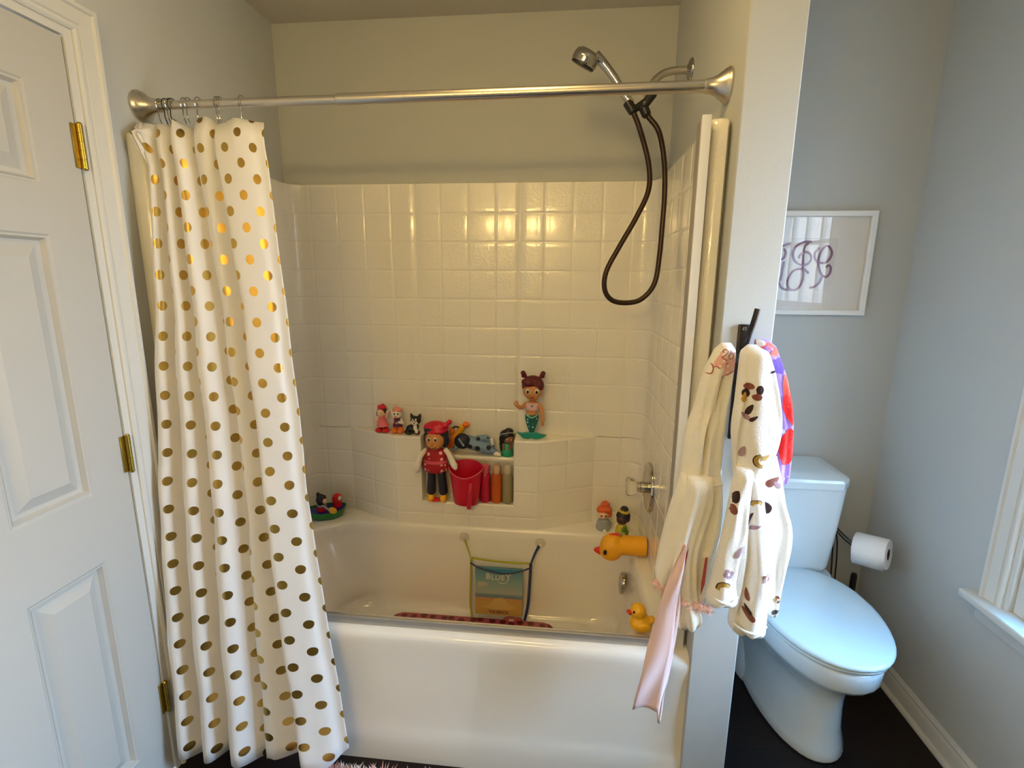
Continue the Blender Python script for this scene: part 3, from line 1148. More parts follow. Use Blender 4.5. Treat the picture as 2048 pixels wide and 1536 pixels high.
# head: thick disc facing down-left
hd = Vector((-0.46, 0.26, -0.85)).normalized()
hc = Vector((1.200, -0.305, 2.176))
lathe(bm, [(0.0, -0.012), (0.024, -0.010), (0.036, -0.002), (0.041, 0.010), (0.042, 0.028), (0.040, 0.031), (0.0, 0.031)], hc, hd, 28)
fuse('handset', bm, M['chrome'], sh, 0.0018, 3)
bm = B()
lathe(bm, [(0.0, 0.0), (0.038, 0.0), (0.038, 0.006), (0.035, 0.008), (0.0, 0.008)], hc + hd * 0.0305, hd, 28)
obj('spray_face', bm, M['black'], sh)
bm = B()
lathe(bm, [(0.0125, 0), (0.0135, 0.003), (0.0135, 0.012), (0.0125, 0.015)], (1.337, -0.30, 2.032), Vector((-0.57, 0, 0.82)), 16)
obj('collar', bm, M['nickel'], sh)
hose = [(1.350, -0.300, 2.003), (1.372, -0.300, 1.954), (1.404, -0.302, 1.855), (1.409, -0.304, 1.773), (1.376, -0.305, 1.690), (1.325, -0.305, 1.595), (1.286, -0.305, 1.515), (1.283, -0.305, 1.455), (1.310, -0.305, 1.419),
        (1.360, -0.305, 1.411), (1.408, -0.305, 1.425), (1.446, -0.304, 1.475), (1.457, -0.303, 1.560), (1.4605, -0.302, 1.68), (1.461, -0.302, 1.755), (1.455, -0.300, 1.85), (1.432, -0.300, 1.945), (1.394, -0.298, 1.995)]
obj('hose', tube(B(), catmull(hose, 8), 0.0085, 12), M['hose'], sh)

# ------------------------------------------------------------------ valve, spout cover, overflow
vv = thing('shower_valve', 'round chrome shower valve with clear knob on the right surround wall', 'faucet', (XRT, -0.236, 0.722))
obj('escutcheon', lathe(B(), [(0.094, 0), (0.094, 0.004), (0.090, 0.009), (0.082, 0.010), (0.078, 0.008), (0.04, 0.012), (0.030, 0.014), (0.0, 0.014)], (XRT - 0.0012, -0.236, 0.722), (-1, 0, 0), 40), M['chrome'], vv)
obj('stem', lathe(B(), [(0.022, 0.012), (0.022, 0.034), (0.019, 0.036), (0.019, 0.05)], (XRT, -0.236, 0.722), (-1, 0, 0), 24), M['chrome'], vv)
bm = B()
n = 16
kn = []
for r, h in ((0.018, 0.048), (0.027, 0.050), (0.031, 0.062), (0.033, 0.078), (0.030, 0.086), (0.016, 0.088)):
    kn.append([Vector((XRT - h, -0.236 + r * (1 + 0.07 * (j % 2)) * math.cos(2 * PI * j / n), 0.722 + r * (1 + 0.07 * (j % 2)) * math.sin(2 * PI * j / n))) for j in range(n)])
loft(bm, kn)
obj('knob', bm, M['clear'], vv, label='clear faceted acrylic knob')

ds = thing('spout_cover', 'large orange-yellow duck-shaped cover over the tub spout', 'bath toy', (XRT, -0.27, 0.488))
bm = B()
SPZ = 0.4965
lathe(bm, [(0.0, 0.0), (0.036, 0.002), (0.037, 0.006), (0.037, 0.10), (0.036, 0.125), (0.0, 0.13)], (1.4855, -0.27, SPZ), (-1, 0, 0), 28)
ell(bm, (1.358, -0.27, SPZ - 0.006), (0.048, 0.047, 0.049))
ell(bm, (1.352, -0.27, SPZ - 0.022), (0.045, 0.045, 0.040))
fuse('body', bm, M['duck'], ds, 0.003, 3)
bm = B()
lathe(bm, [(0.0, -0.002), (0.020, 0.0), (0.016, 0.018), (0.009, 0.032), (0.003, 0.037)], (1.325, -0.272, SPZ - 0.028), (-0.93, 0, 0.10), 18, sx=1.0, sy=0.65)
obj('beak', bm, M['beak'], ds)
for y in (-0.311, -0.229):
    obj('eye', ell(B(), (1.327, y, SPZ - 0.012), (0.007, 0.006, 0.011)), M['eye'], ds)
bm = B()
tube(bm, catmull([(1.345, -0.272, SPZ + 0.038), (1.365, -0.272, SPZ + 0.044), (1.384, -0.272, SPZ + 0.043)], 5), 0.005, 8)
obj('slot', bm, M['beak'], ds, label='dark red slot on top')
bm = B()
lathe(bm, [(0.004, 0), (0.007, 0.003), (0.008, 0.010), (0.004, 0.013)], (1.385, -0.272, SPZ + 0.036), (0, 0, 1), 14)
obj('diverter_knob', bm, M['chrome'], ds)

ov = B()
lathe(ov, [(0.042, 0), (0.042, 0.006), (0.038, 0.012), (0.02, 0.016), (0.0, 0.017)], (1.4120, -0.230, 0.310), Vector((-1, 0, 0.10)), 28)
tag(obj('overflow_cover', ov, M['chrome'], None, origin=(1.41, -0.235, 0.31)), 'round chrome overflow cover on the inner end wall of the tub', 'drain cover')

# ------------------------------------------------------------------ small figures
def eyes(t, c, dx, r, dy=0.0, white=True):
    for s in (-1, 1):
        if white:
            o = obj('eye', ell(B(), (c[0] + s * dx, c[1], c[2]), (r, r * 0.55, r * 1.25), seg=14, rg=8), M['eyewhite'], t)
            obj('pupil', ell(B(), (c[0] + s * dx, c[1] - r * 0.42, c[2] - r * 0.1), (r * 0.6, r * 0.35, r * 0.8), seg=12, rg=8), M['eye'], o)
        else:
            obj('eye', ell(B(), (c[0] + s * dx, c[1], c[2]), (r, r * 0.6, r * 1.3), seg=14, rg=8), M['eye'], t)


V = 0.0016
# small figure, pink dress, red shoes
x, y, z = 0.395, -0.068, ZL + 0.0012
t = thing('toy_figure', 'small dark-haired toy figure in red cap, pink dress and red shoes on left ledge', 'toy', (x, y, z))
bm = B()
for s in (-1, 1):
    ell(bm, (x + s * 0.015, y - 0.006, z + 0.010), (0.016, 0.021, 0.011))
fuse('shoes', bm, M['red'], t, V, 2)
bm = B()
for s in (-1, 1):
    capsule(bm, (x + s * 0.012, y, z + 0.014), (x + s * 0.010, y, z + 0.034), 0.010, 0.009)
obj('stockings', bm, M['hairblack'], t)
bm = B()
lathe(bm, [(0.0, 0.026), (0.026, 0.027), (0.025, 0.032), (0.019, 0.045), (0.015, 0.054), (0.016, 0.066), (0.010, 0.073), (0, 0.075)], (x, y, z), n=20)
obj('dress', bm, M['pink'], t)
bm = B()
ell(bm, (x - 0.004, y - 0.004, z + 0.084), (0.0185, 0.017, 0.019))
ell(bm, (x - 0.004, y - 0.020, z + 0.079), (0.005, 0.005, 0.004))
capsule(bm, (x - 0.017, y - 0.004, z + 0.062), (x - 0.026, y - 0.012, z + 0.046), 0.0055, 0.007)
capsule(bm, (x + 0.017, y - 0.002, z + 0.064), (x + 0.028, y - 0.008, z + 0.092), 0.0055, 0.0085)
ell(bm, (x, y, z + 0.068), (0.010, 0.009, 0.010))
fuse('body', bm, M['skin_fair'], t, V, 2)
bm = B()
ell(bm, (x - 0.001, y + 0.004, z + 0.090), (0.0225, 0.018, 0.021))
ell(bm, (x - 0.020, y + 0.003, z + 0.080), (0.008, 0.010, 0.014))
ell(bm, (x + 0.016, y + 0.004, z + 0.080), (0.008, 0.010, 0.014))
fuse('hair', bm, M['hairblack'], t, V, 2)
bm = B()
ell(bm, (x - 0.001, y + 0.000, z + 0.109), (0.020, 0.016, 0.011))
ell(bm, (x + 0.006, y - 0.006, z + 0.119), (0.008, 0.007, 0.007))
fuse('cap', bm, M['red'], t, V, 1)
eyes(t, (x - 0.004, y - 0.0195, z + 0.088), 0.0065, 0.0032)

# small figure, purple top, orange boots
x, y, z = 0.463, -0.074, ZL + 0.0012
t = thing('toy_figure', 'small pale toy figure in purple top, pink hat and orange boots on left ledge', 'toy', (x, y, z))
bm = B()
for s in (-1, 1):
    ell(bm, (x + s * 0.014, y - 0.006, z + 0.011), (0.014, 0.019, 0.012))
    capsule(bm, (x + s * 0.012, y, z + 0.014), (x + s * 0.010, y, z + 0.036), 0.011, 0.011)
fuse('boots', bm, M['orange'], t, V, 2)
bm = B()
lathe(bm, [(0.0, 0.030), (0.021, 0.031), (0.021, 0.036), (0.015, 0.05), (0.016, 0.062), (0.010, 0.070), (0, 0.072)], (x, y, z), n=20)
obj('top', bm, M['purple'], t)
bm = B()
ell(bm, (x, y - 0.014, z + 0.046), (0.008, 0.004, 0.004))
ell(bm, (x + 0.004, y - 0.016, z + 0.050), (0.004, 0.003, 0.004))
obj('belt_bow', bm, M['lilac'], t)
bm = B()
ell(bm, (x, y - 0.002, z + 0.084), (0.018, 0.017, 0.019))
capsule(bm, (x - 0.016, y - 0.004, z + 0.064), (x - 0.022, y - 0.010, z + 0.100), 0.0045, 0.005)
capsule(bm, (x + 0.016, y - 0.004, z + 0.062), (x + 0.026, y - 0.012, z + 0.046), 0.0045, 0.006)
capsule(bm, (x + 0.026, y - 0.012, z + 0.046), (x + 0.015, y - 0.019, z + 0.052), 0.005, 0.0065)
ell(bm, (x, y, z + 0.068), (0.009, 0.008, 0.010))
fuse('body', bm, M['white_toy'], t, V, 2)
bm = B()
ell(bm, (x, y - 0.019, z + 0.075), (0.006, 0.003, 0.0028))
obj('mouth', bm, M['orange'], t)
bm = B()
ell(bm, (x, y + 0.002, z + 0.099), (0.022, 0.018, 0.012))
ell(bm, (x - 0.003, y - 0.004, z + 0.108), (0.012, 0.010, 0.008))
fuse('hat', bm, M['salmon'], t, V, 2)
eyes(t, (x, y - 0.0175, z + 0.087), 0.0072, 0.0034, white=False)

# kitten
x, y, z = 0.535, -0.078, ZL + 0.0012
t = thing('toy_cat', 'black and white sitting toy kitten on the left ledge', 'toy', (x, y, z))
bm = B()
ell(bm, (x - 0.012, y + 0.006, z + 0.019), (0.026, 0.022, 0.020))
ell(bm, (x + 0.004, y, z + 0.032), (0.016, 0.015, 0.022))
ell(bm, (x + 0.008, y - 0.002, z + 0.060), (0.023, 0.020, 0.019))
for s in (-1, 1):
    lathe(bm, [(0.009, 0.0), (0.0075, 0.008), (0.003, 0.017), (0.0, 0.019)], (x + 0.008 + s * 0.014, y, z + 0.072), Vector((s * 0.45, 0, 1)), 12, sy=0.6)
tube(bm, catmull([(x - 0.03, y + 0.01, z + 0.012), (x - 0.036, y - 0.008, z + 0.009), (x - 0.022, y - 0.022, z + 0.008), (x - 0.008, y - 0.023, z + 0.008)], 4), 0.006, 10)
fuse('body', bm, M['hairblack'], t, V, 2)
bm = B()
ell(bm, (x + 0.006, y - 0.014, z + 0.054), (0.016, 0.0095, 0.013))
ell(bm, (x + 0.001, y - 0.014, z + 0.062), (0.007, 0.008, 0.009))
ell(bm, (x + 0.012, y - 0.014, z + 0.063), (0.007, 0.008, 0.009))
fuse('face', bm, M['white_toy'], t, V, 1, label='white face patch')
bm = B()
ell(bm, (x + 0.008, y - 0.012, z + 0.030), (0.009, 0.006, 0.015))
capsule(bm, (x + 0.012, y - 0.012, z + 0.022), (x + 0.015, y - 0.016, z + 0.012), 0.006, 0.007)
fuse('chest', bm, M['white_toy'], t, V, 1, label='white chest and paw')
obj('collar', ell(B(), (x + 0.016, y - 0.010, z + 0.009), (0.011, 0.012, 0.009)), M['purple'], t, label='dark purple ball under the paw')
obj('nose', ell(B(), (x + 0.007, y - 0.0235, z + 0.053), (0.0032, 0.0022, 0.0026)), M['eye'], t)
eyes(t, (x + 0.0065, y - 0.0215, z + 0.061), 0.006, 0.0024, white=False)

# rag doll in the niche
x, y, z = 0.632, -0.108, NZ + 0.0006
t = thing('rag_doll', 'dark-haired cloth doll in red spotted dress standing in the niche', 'doll', (x, y, z))
for s, dx in ((-1, 0), (1, 0.0)):
    bm = B()
    capsule(bm, (x + s * 0.026 + 0.004, y, z + 0.045), (x + s * 0.020 + 0.002, y, z + 0.150), 0.0195, 0.016)
    obj('leg', bm, M['navy'], t)
    bm = B()
    ell(bm, (x + s * 0.027 + 0.004, y - 0.006, z + 0.014), (0.016, 0.022, 0.014))
    capsule(bm, (x + s * 0.027 + 0.004, y, z + 0.014), (x + s * 0.027 + 0.004, y, z + 0.040), 0.012, 0.015)
    fuse('shoe', bm, M['yellow'], t, 0.0025, 2)
bm = B()
lathe(bm, [(0.0, 0.128), (0.036, 0.130), (0.052, 0.142), (0.056, 0.162), (0.051, 0.176), (0.044, 0.186), (0.048, 0.205), (0.042, 0.224), (0.028, 0.236), (0, 0.24)], (x, y, z), n=28, sy=0.62)
obj('dress', bm, M['red_dots'], t)
obj('waistband', lathe(B(), [(0.0, 0.174), (0.050, 0.174), (0.052, 0.180), (0.050, 0.186), (0.0, 0.186)], (x, y - 0.003, z), n=28, sy=0.66), M['bucket_in'], t, label='plain pink waistband')
for s in (-1, 1):
    bm = B()
    if s < 0:
        tube(bm, catmull([(x - 0.040, y, z + 0.226), (x - 0.056, y - 0.034, z + 0.207), (x - 0.064, y - 0.042, z + 0.175), (x - 0.070, y - 0.040, z + 0.155)], 5), [0.011 + 0.0002 * i for i in range(16)], 12)
        capsule(bm, (x - 0.069, y - 0.040, z + 0.165), (x - 0.070, y - 0.042, z + 0.150), 0.015, 0.011)
    else:
        tube(bm, catmull([(x + 0.040, y, z + 0.232), (x + 0.060, y - 0.010, z + 0.212), (x + 0.078, y - 0.030, z + 0.188), (x + 0.090, y - 0.040, z + 0.172)], 5), [0.011 + 0.0002 * i for i in range(16)], 12)
        capsule(bm, (x + 0.080, y - 0.032, z + 0.185), (x + 0.092, y - 0.041, z + 0.168), 0.014, 0.010)
    fuse('arm', bm, M['white_toy'], t, 0.0025, 2, label='pale stuffed arm')
bm = B()
ell(bm, (x + 0.002, y - 0.010, z + 0.274), (0.041, 0.034, 0.042))
ell(bm, (x + 0.0, y - 0.026, z + 0.256), (0.026, 0.022, 0.020))
ell(bm, (x - 0.004, y - 0.048, z + 0.268), (0.007, 0.006, 0.006))
fuse('head', bm, M['skin_tan'], t, 0.0025, 3)
bm = B()
ell(bm, (x + 0.006, y + 0.006, z + 0.296), (0.050, 0.036, 0.040))
ell(bm, (x + 0.040, y + 0.002, z + 0.272), (0.018, 0.022, 0.034))
ell(bm, (x - 0.036, y + 0.002, z + 0.278), (0.012, 0.020, 0.030))
ell(bm, (x - 0.010, y - 0.012, z + 0.315), (0.034, 0.022, 0.018))
fuse('hair', bm, M['navy'], t, 0.0025, 3)
bm = B()
ell(bm, (x + 0.004, y + 0.002, z + 0.322), (0.054, 0.034, 0.030))
ell(bm, (x + 0.004, y - 0.010, z + 0.312), (0.046, 0.028, 0.014))
ell(bm, (x + 0.046, y - 0.014, z + 0.338), (0.016, 0.012, 0.012))
capsule(bm, (x + 0.046, y - 0.014, z + 0.338), (x + 0.064, y - 0.010, z + 0.352), 0.008, 0.011)
fuse('headscarf', bm, M['bucket'], t, 0.0025, 2, label='dark red knotted headscarf')
eyes(t, (x - 0.002, y - 0.041, z + 0.284), 0.0135, 0.0072)
bm = B()
tube(bm, catmull([(x - 0.018, y - 0.046, z + 0.253), (x - 0.002, y - 0.050, z + 0.247), (x + 0.014, y - 0.046, z + 0.252)], 5), 0.0016, 8)
obj('mouth', bm, M['hairred'], t)

# red flower strainer on the niche floor
x, y, z = 0.628, -0.112, NZ + 0.002
bm = B()
for k in range(8):
    a = 2 * PI * k / 8
    ell(bm, (x + 0.019 * math.cos(a), y + 0.013 * math.sin(a) + 0.0, z + 0.006), (0.010, 0.008, 0.005))
ell(bm, (x, y, z + 0.008), (0.020, 0.014, 0.007))
t = thing('bath_plug', 'red flower-shaped rubber bath plug on the niche floor', 'bath plug', (x, y, z))
fuse('petals', bm, M['red'], t, V, 1)
for k in range(5):
    a = 2 * PI * k / 5
    obj('spot', ell(B(), (x + 0.011 * math.cos(a), y + 0.008 * math.sin(a) - 0.002, z + 0.0135), (0.0035, 0.003, 0.0018), seg=10, rg=6), M['pink'], t)

# rinse bucket
x, y, z = 0.762, -0.121, NZ + 0.0006
t = thing('rinse_bucket', 'translucent red plastic rinse bucket with wavy rim in the niche', 'bucket', (x, y, z))
bm = B()
n = 48


def bring(h, r, sag=0.0):
    o = []
    for j in range(n):
        a = 2 * PI * j / n
        zz = z + h + sag * (math.sin(a) ** 2 if math.sin(a) < 0 else 0.0) * -1 + (0.022 * max(0, math.sin(a)) * (h > 0.12))
        o.append(Vector((x + r * math.cos(a), y + 0.62 * r * math.sin(a), zz)))
    return o


rings = [bring(0.0, 0.046), bring(0.004, 0.051), bring(0.05, 0.057), bring(0.10, 0.063), bring(0.150, 0.070, 0.028), bring(0.157, 0.072, 0.030), bring(0.159, 0.070, 0.030), bring(0.150, 0.067, 0.028), bring(0.10, 0.060), bring(0.05, 0.054), bring(0.008, 0.047)]
loft(bm, rings)
obj('bucket_body', bm, M['bucket'], t, angle=70)
bm = B()
pts = [Vector((x + 0.0715 * math.cos(a), y + 0.62 * 0.0715 * math.sin(a) - 0.0005, z + 0.1585 - 0.030 * (math.sin(a) ** 2 if math.sin(a) < 0 else 0) + 0.022 * max(0, math.sin(a)))) for a in [PI + PI * k / 24 for k in range(25)]]
tube(bm, pts, 0.0026, 8)
obj('rim_lip', bm, M['bucket_in'], t, label='lighter pink soft rim')
bm = B()
tube(bm, catmull([(x + 0.028, y - 0.047, z + 0.110), (x + 0.030, y - 0.060, z + 0.085), (x + 0.026, y - 0.060, z + 0.040), (x + 0.020, y - 0.050, z + 0.004)], 5), 0.009, 10)
obj('handle', bm, M['bucket'], t)

# bottles
bprof = [(0.0, 0.0), (0.018, 0.0), (0.0225, 0.004), (0.0226, 0.012), (0.0226, 0.105), (0.021, 0.122), (0.012, 0.134), (0.0, 0.135)]
for (bx_, col, lab, tr_) in ((0.838, (0.60, 0.01, 0.06), 'slim crimson toiletry bottle, leftmost of three in the niche', 0.2), (0.886, (0.80, 0.16, 0.02), 'amber orange toiletry bottle, middle of three in the niche', 0.35), (0.932, (0.42, 0.36, 0.20), 'clear olive toiletry bottle at the right end of the niche', 0.3)):
    t = thing('toiletry_bottle', lab, 'bottle', (bx_, -0.088, NZ + 0.0006), 'toiletry bottles in the niche')
    mm = mat('bottle_tint', col, 0.12, trans=tr_)
    obj('bottle_body', lathe(B(), bprof, (bx_, -0.088, NZ + 0.0006), n=24), mm, t)
    cm = M['bucket_in'] if bx_ < 0.85 else mat('bottle_cap', (0.75, 0.50, 0.30) if bx_ < 0.9 else (0.66, 0.60, 0.46), 0.25, trans=0.2)
    obj('cap', lathe(B(), [(0.0, 0.128), (0.0145, 0.128), (0.0165, 0.132), (0.0165, 0.158), (0.014, 0.164), (0.0, 0.166)], (bx_, -0.088, NZ), n=24), cm, t)

# blue plush lying on the step
t = thing('plush_toy', 'blue spotted stuffed toy lying on its side above the niche', 'plush toy', (0.80, -0.045, SZ))
bm = B()
Z0 = SZ
capsule(bm, (0.762, -0.050, Z0 + 0.058), (0.842, -0.046, Z0 + 0.036), 0.029, 0.030)
capsule(bm, (0.850, -0.052, Z0 + 0.032), (0.882, -0.056, Z0 + 0.014), 0.018, 0.011)
capsule(bm, (0.800, -0.056, Z0 + 0.076), (0.838, -0.060, Z0 + 0.084), 0.014, 0.013)
capsule(bm, (0.838, -0.060, Z0 + 0.084), (0.858, -0.062, Z0 + 0.074), 0.012, 0.010)
capsule(bm, (0.740, -0.058, Z0 + 0.060), (0.700, -0.062, Z0 + 0.028), 0.012, 0.010)
fuse('body', bm, M['blue_spots'], t, 0.0025, 3)
bm = B()
ell(bm, (0.738, -0.066, Z0 + 0.066), (0.036, 0.024, 0.034))
fuse('head', bm, M['navy'], t, 0.0025, 1)
bm = B()
tube(bm, [(0.726, -0.086, Z0 + 0.084), (0.748, -0.088, Z0 + 0.052)], 0.0045, 10)
obj('stripe', bm, M['dusk_blue'], t, label='pale blue stripe on the head')
bm = B()
capsule(bm, (0.860, -0.062, Z0 + 0.075), (0.866, -0.062, Z0 + 0.058), 0.010, 0.007)
fuse('paw', bm, M['white_toy'], t, V, 1, label='white front paw')
obj('paw', capsule(B(), (0.878, -0.057, Z0 + 0.015), (0.894, -0.060, Z0 + 0.009), 0.012, 0.0085), M['white_toy'], t, label='white rear paw')

# yellow toy tucked behind the plush
t = thing('toy_figure', 'small yellow and orange toy half hidden behind the blue plush', 'toy', (0.712, -0.03, SZ))
bm = B()
capsule(bm, (0.695, -0.029, SZ + 0.060), (0.730, -0.029, SZ + 0.116), 0.0135, 0.0135)
fuse('body', bm, M['yellow'], t, V, 1)
bm = B()
ell(bm, (0.748, -0.032, SZ + 0.128), (0.016, 0.014, 0.014))
ell(bm, (0.686, -0.035, SZ + 0.098), (0.012, 0.011, 0.020))
for k in range(4):
    capsule(bm, (0.690 - 0.004 * k, -0.036, SZ + 0.075 - 0.012 * k), (0.684 - 0.004 * k, -0.040, SZ + 0.062 - 0.012 * k), 0.009, 0.008)
capsule(bm, (0.690, -0.034, SZ + 0.009), (0.688, -0.034, SZ + 0.06), 0.007, 0.009)
fuse('trim', bm, M['orange'], t, V, 1)
bm = B()
tube(bm, catmull([(0.694, -0.044, SZ + 0.116), (0.706, -0.050, SZ + 0.124), (0.718, -0.047, SZ + 0.120)], 4), 0.0035, 8)
obj('cap_band', bm, M['eye'], t)

# small figure in emerald dress on the step
x, y, z = 0.925, -0.041, SZ + 0.0008
t = thing('toy_figure', 'small toy figure with black hair and emerald dress above the bottles', 'toy', (x, y, z))
bm = B()
lathe(bm, [(0.0, 0.0), (0.024, 0.0), (0.026, 0.004), (0.025, 0.022), (0.020, 0.036), (0.017, 0.050), (0.012, 0.056), (0, 0.058)], (x, y, z), n=22, sy=0.8)
obj('dress', bm, M['green_dress'], t)
bm = B()
ell(bm, (x + 0.008, y - 0.006, z + 0.075), (0.021, 0.019, 0.021))
for s in (-1, 1):
    capsule(bm, (x + s * 0.017, y - 0.004, z + 0.050), (x + s * 0.012, y - 0.020, z + 0.034), 0.005, 0.0045)
ell(bm, (x + 0.003, y, z + 0.056), (0.010, 0.009, 0.008))
fuse('body', bm, M['skin_brown'], t, V, 2)
bm = B()
ell(bm, (x - 0.002, y + 0.002, z + 0.090), (0.031, 0.024, 0.026))
ell(bm, (x - 0.022, y + 0.002, z + 0.074), (0.013, 0.016, 0.018))
ell(bm, (x + 0.006, y + 0.002, z + 0.108), (0.020, 0.018, 0.014))
capsule(bm, (x - 0.026, y + 0.001, z + 0.056), (x - 0.024, y - 0.002, z + 0.024), 0.008, 0.006)
fuse('hair', bm, M['hairblack'], t, V, 2)
bm = B()
tube(bm, catmull([(x - 0.030, y - 0.010, z + 0.094), (x - 0.012, y - 0.021, z + 0.103), (x + 0.010, y - 0.022, z + 0.108), (x + 0.026, y - 0.014, z + 0.106)], 5), 0.0022, 8)
obj('headband', bm, M['grey_dress'], t)
eyes(t, (x + 0.011, y - 0.0235, z + 0.077), 0.0085, 0.0036)

# mermaid doll on the right ledge
x, y, z = 1.030, -0.078, ZL + 0.0008
t = thing('mermaid_doll', 'doll with dark red hair buns and teal fish tail on right ledge', 'doll', (x, y, z))
bm = B()
pts = []
fin = [(-0.062, 0.026), (-0.040, 0.022), (-0.020, 0.026), (0.0, 0.028), (0.020, 0.026), (0.040, 0.020), (0.062, 0.017), (0.048, 0.008), (0.034, 0.002), (0.012, 0.0), (0.0, 0.006), (-0.012, 0.0), (-0.034, 0.002), (-0.044, 0.010)]
fr_ = [Vector((x + a, y - 0.012, z + b + 0.001)) for a, b in fin]
bk_ = [Vector((x + a, y + 0.004, z + b + 0.001)) for a, b in fin]
loft(bm, [fr_, bk_])
fuse('tail_fin', bm, M['teal'], t, V, 3)
bm = B()
lathe(bm, [(0.0, 0.020), (0.007, 0.020), (0.012, 0.032), (0.021, 0.058), (0.028, 0.084), (0.0285, 0.100), (0.026, 0.104), (0, 0.104)], (x, y, z), n=24, sy=0.72)
obj('tail', bm, M['scale_dots'], t)
bm = B()
tube(bm, catmull([(x - 0.028, y - 0.004, z + 0.107), (x - 0.014, y - 0.019, z + 0.099), (x, y - 0.022, z + 0.093), (x + 0.014, y - 0.019, z + 0.099), (x + 0.028, y - 0.004, z + 0.107)], 5), 0.0022, 8)
obj('waist_trim', bm, mat('pale_aqua', (0.30, 0.60, 0.50), 0.4), t)
bm = B()
lathe(bm, [(0.0, 0.098), (0.024, 0.100), (0.024, 0.112), (0.025, 0.122), (0.027, 0.145), (0.024, 0.155), (0.012, 0.160), (0.010, 0.170), (0, 0.172)], (x, y, z), n=24, sy=0.72)
ell(bm, (x + 0.002, y - 0.006, z + 0.203), (0.041, 0.034, 0.036))
ell(bm, (x + 0.002, y - 0.010, z + 0.186), (0.031, 0.026, 0.022))
ell(bm, (x + 0.001, y - 0.039, z + 0.192), (0.005, 0.005, 0.004))
# raised left arm
tube(bm, catmull([(x - 0.024, y - 0.002, z + 0.148), (x - 0.040, y - 0.012, z + 0.134), (x - 0.050, y - 0.022, z + 0.136)], 4), [0.0085] * 9, 10)
tube(bm, catmull([(x - 0.048, y - 0.022, z + 0.135), (x - 0.058, y - 0.026, z + 0.143), (x - 0.063, y - 0.028, z + 0.150)], 4), [0.008] * 9, 10)
ell(bm, (x - 0.062, y - 0.028, z + 0.150), (0.009, 0.006, 0.009))
for a, b in ((-0.072, 0.155), (-0.066, 0.163), (-0.058, 0.164), (-0.053, 0.157)):
    capsule(bm, (x - 0.062, y - 0.028, z + 0.150), (x + a, y - 0.029, z + b), 0.003, 0.0026, 8)
# hanging right arm
tube(bm, catmull([(x + 0.024, y, z + 0.150), (x + 0.038, y - 0.006, z + 0.128), (x + 0.044, y - 0.014, z + 0.098), (x + 0.045, y - 0.018, z + 0.078)], 5), [0.0088] * 16, 10)
for dx in (-0.006, -0.002, 0.003):
    capsule(bm, (x + 0.045, y - 0.018, z + 0.078), (x + 0.046 + dx, y - 0.020, z + 0.062), 0.0045, 0.003, 8)
fuse('body', bm, M['skin_tan'], t, 0.0016, 2)
bm = B()
lathe(bm, [(0.0, 0.124), (0.0265, 0.124), (0.029, 0.130), (0.0285, 0.145), (0.024, 0.153), (0.0, 0.153)], (x, y - 0.001, z), n=24, sy=0.76)
obj('top', bm, mat('pale_pink_top', (0.72, 0.50, 0.52), 0.4), t)
bm = B()
ell(bm, (x + 0.002, y + 0.004, z + 0.222), (0.046, 0.037, 0.042))
ell(bm, (x - 0.014, y - 0.018, z + 0.236), (0.030, 0.020, 0.017), (0, 0.25, 0))
ell(bm, (x + 0.030, y - 0.012, z + 0.226), (0.016, 0.020, 0.026))
for s in (-1, 1):
    capsule(bm, (x + 0.002 + s * 0.030, y, z + 0.258), (x + 0.002 + s * 0.040, y, z + 0.273), 0.007, 0.0105)
    ell(bm, (x + 0.002 + s * 0.041, y, z + 0.262), (0.006, 0.006, 0.009))
fuse('hair', bm, M['hairred'], t, 0.002, 2)
eyes(t, (x + 0.002, y - 0.037, z + 0.205), 0.018, 0.0085)
obj('lips', ell(B(), (x + 0.001, y - 0.037, z + 0.180), (0.010, 0.004, 0.0035)), mat('lip_brown', (0.35, 0.06, 0.03), 0.4), t)
obj('pendant', ell(B(), (x + 0.001, y - 0.0225, z + 0.143), (0.005, 0.003, 0.005)), M['chrome'], t)

# two small figures on the lower right ledge
x, y, z = 1.338, -0.078, ZD + 0.0008
t = thing('toy_figure', 'small toy figure with ginger hair and grey dress beside the duck spout', 'toy', (x, y, z))
bm = B()
lathe(bm, [(0.0, 0.0), (0.026, 0.0), (0.031, 0.006), (0.031, 0.020), (0.026, 0.040), (0.018, 0.050), (0.010, 0.054), (0, 0.056)], (x, y, z), n=10, sy=0.85)
obj('dress', bm, M['grey_dress'], t, angle=20)
obj('toe', ell(B(), (x + 0.004, y - 0.026, z + 0.006), (0.008, 0.007, 0.006)), M['white_toy'], t)
bm = B()
ell(bm, (x - 0.002, y - 0.006, z + 0.072), (0.024, 0.021, 0.021))
ell(bm, (x, y, z + 0.052), (0.010, 0.010, 0.010))
fuse('head', bm, M['skin_fair'], t, V, 2)
bm = B()
ell(bm, (x + 0.002, y + 0.003, z + 0.086), (0.032, 0.026, 0.024))
ell(bm, (x - 0.012, y - 0.014, z + 0.094), (0.020, 0.013, 0.012))
ell(bm, (x + 0.010, y - 0.013, z + 0.096), (0.020, 0.013, 0.013))
ell(bm, (x + 0.004, y, z + 0.112), (0.019, 0.018, 0.016))
ell(bm, (x + 0.024, y - 0.002, z + 0.074), (0.010, 0.014, 0.018))
fuse('hair', bm, M['hairginger'], t, V, 2)
eyes(t, (x - 0.002, y - 0.0265, z + 0.072), 0.009, 0.0032, white=False)

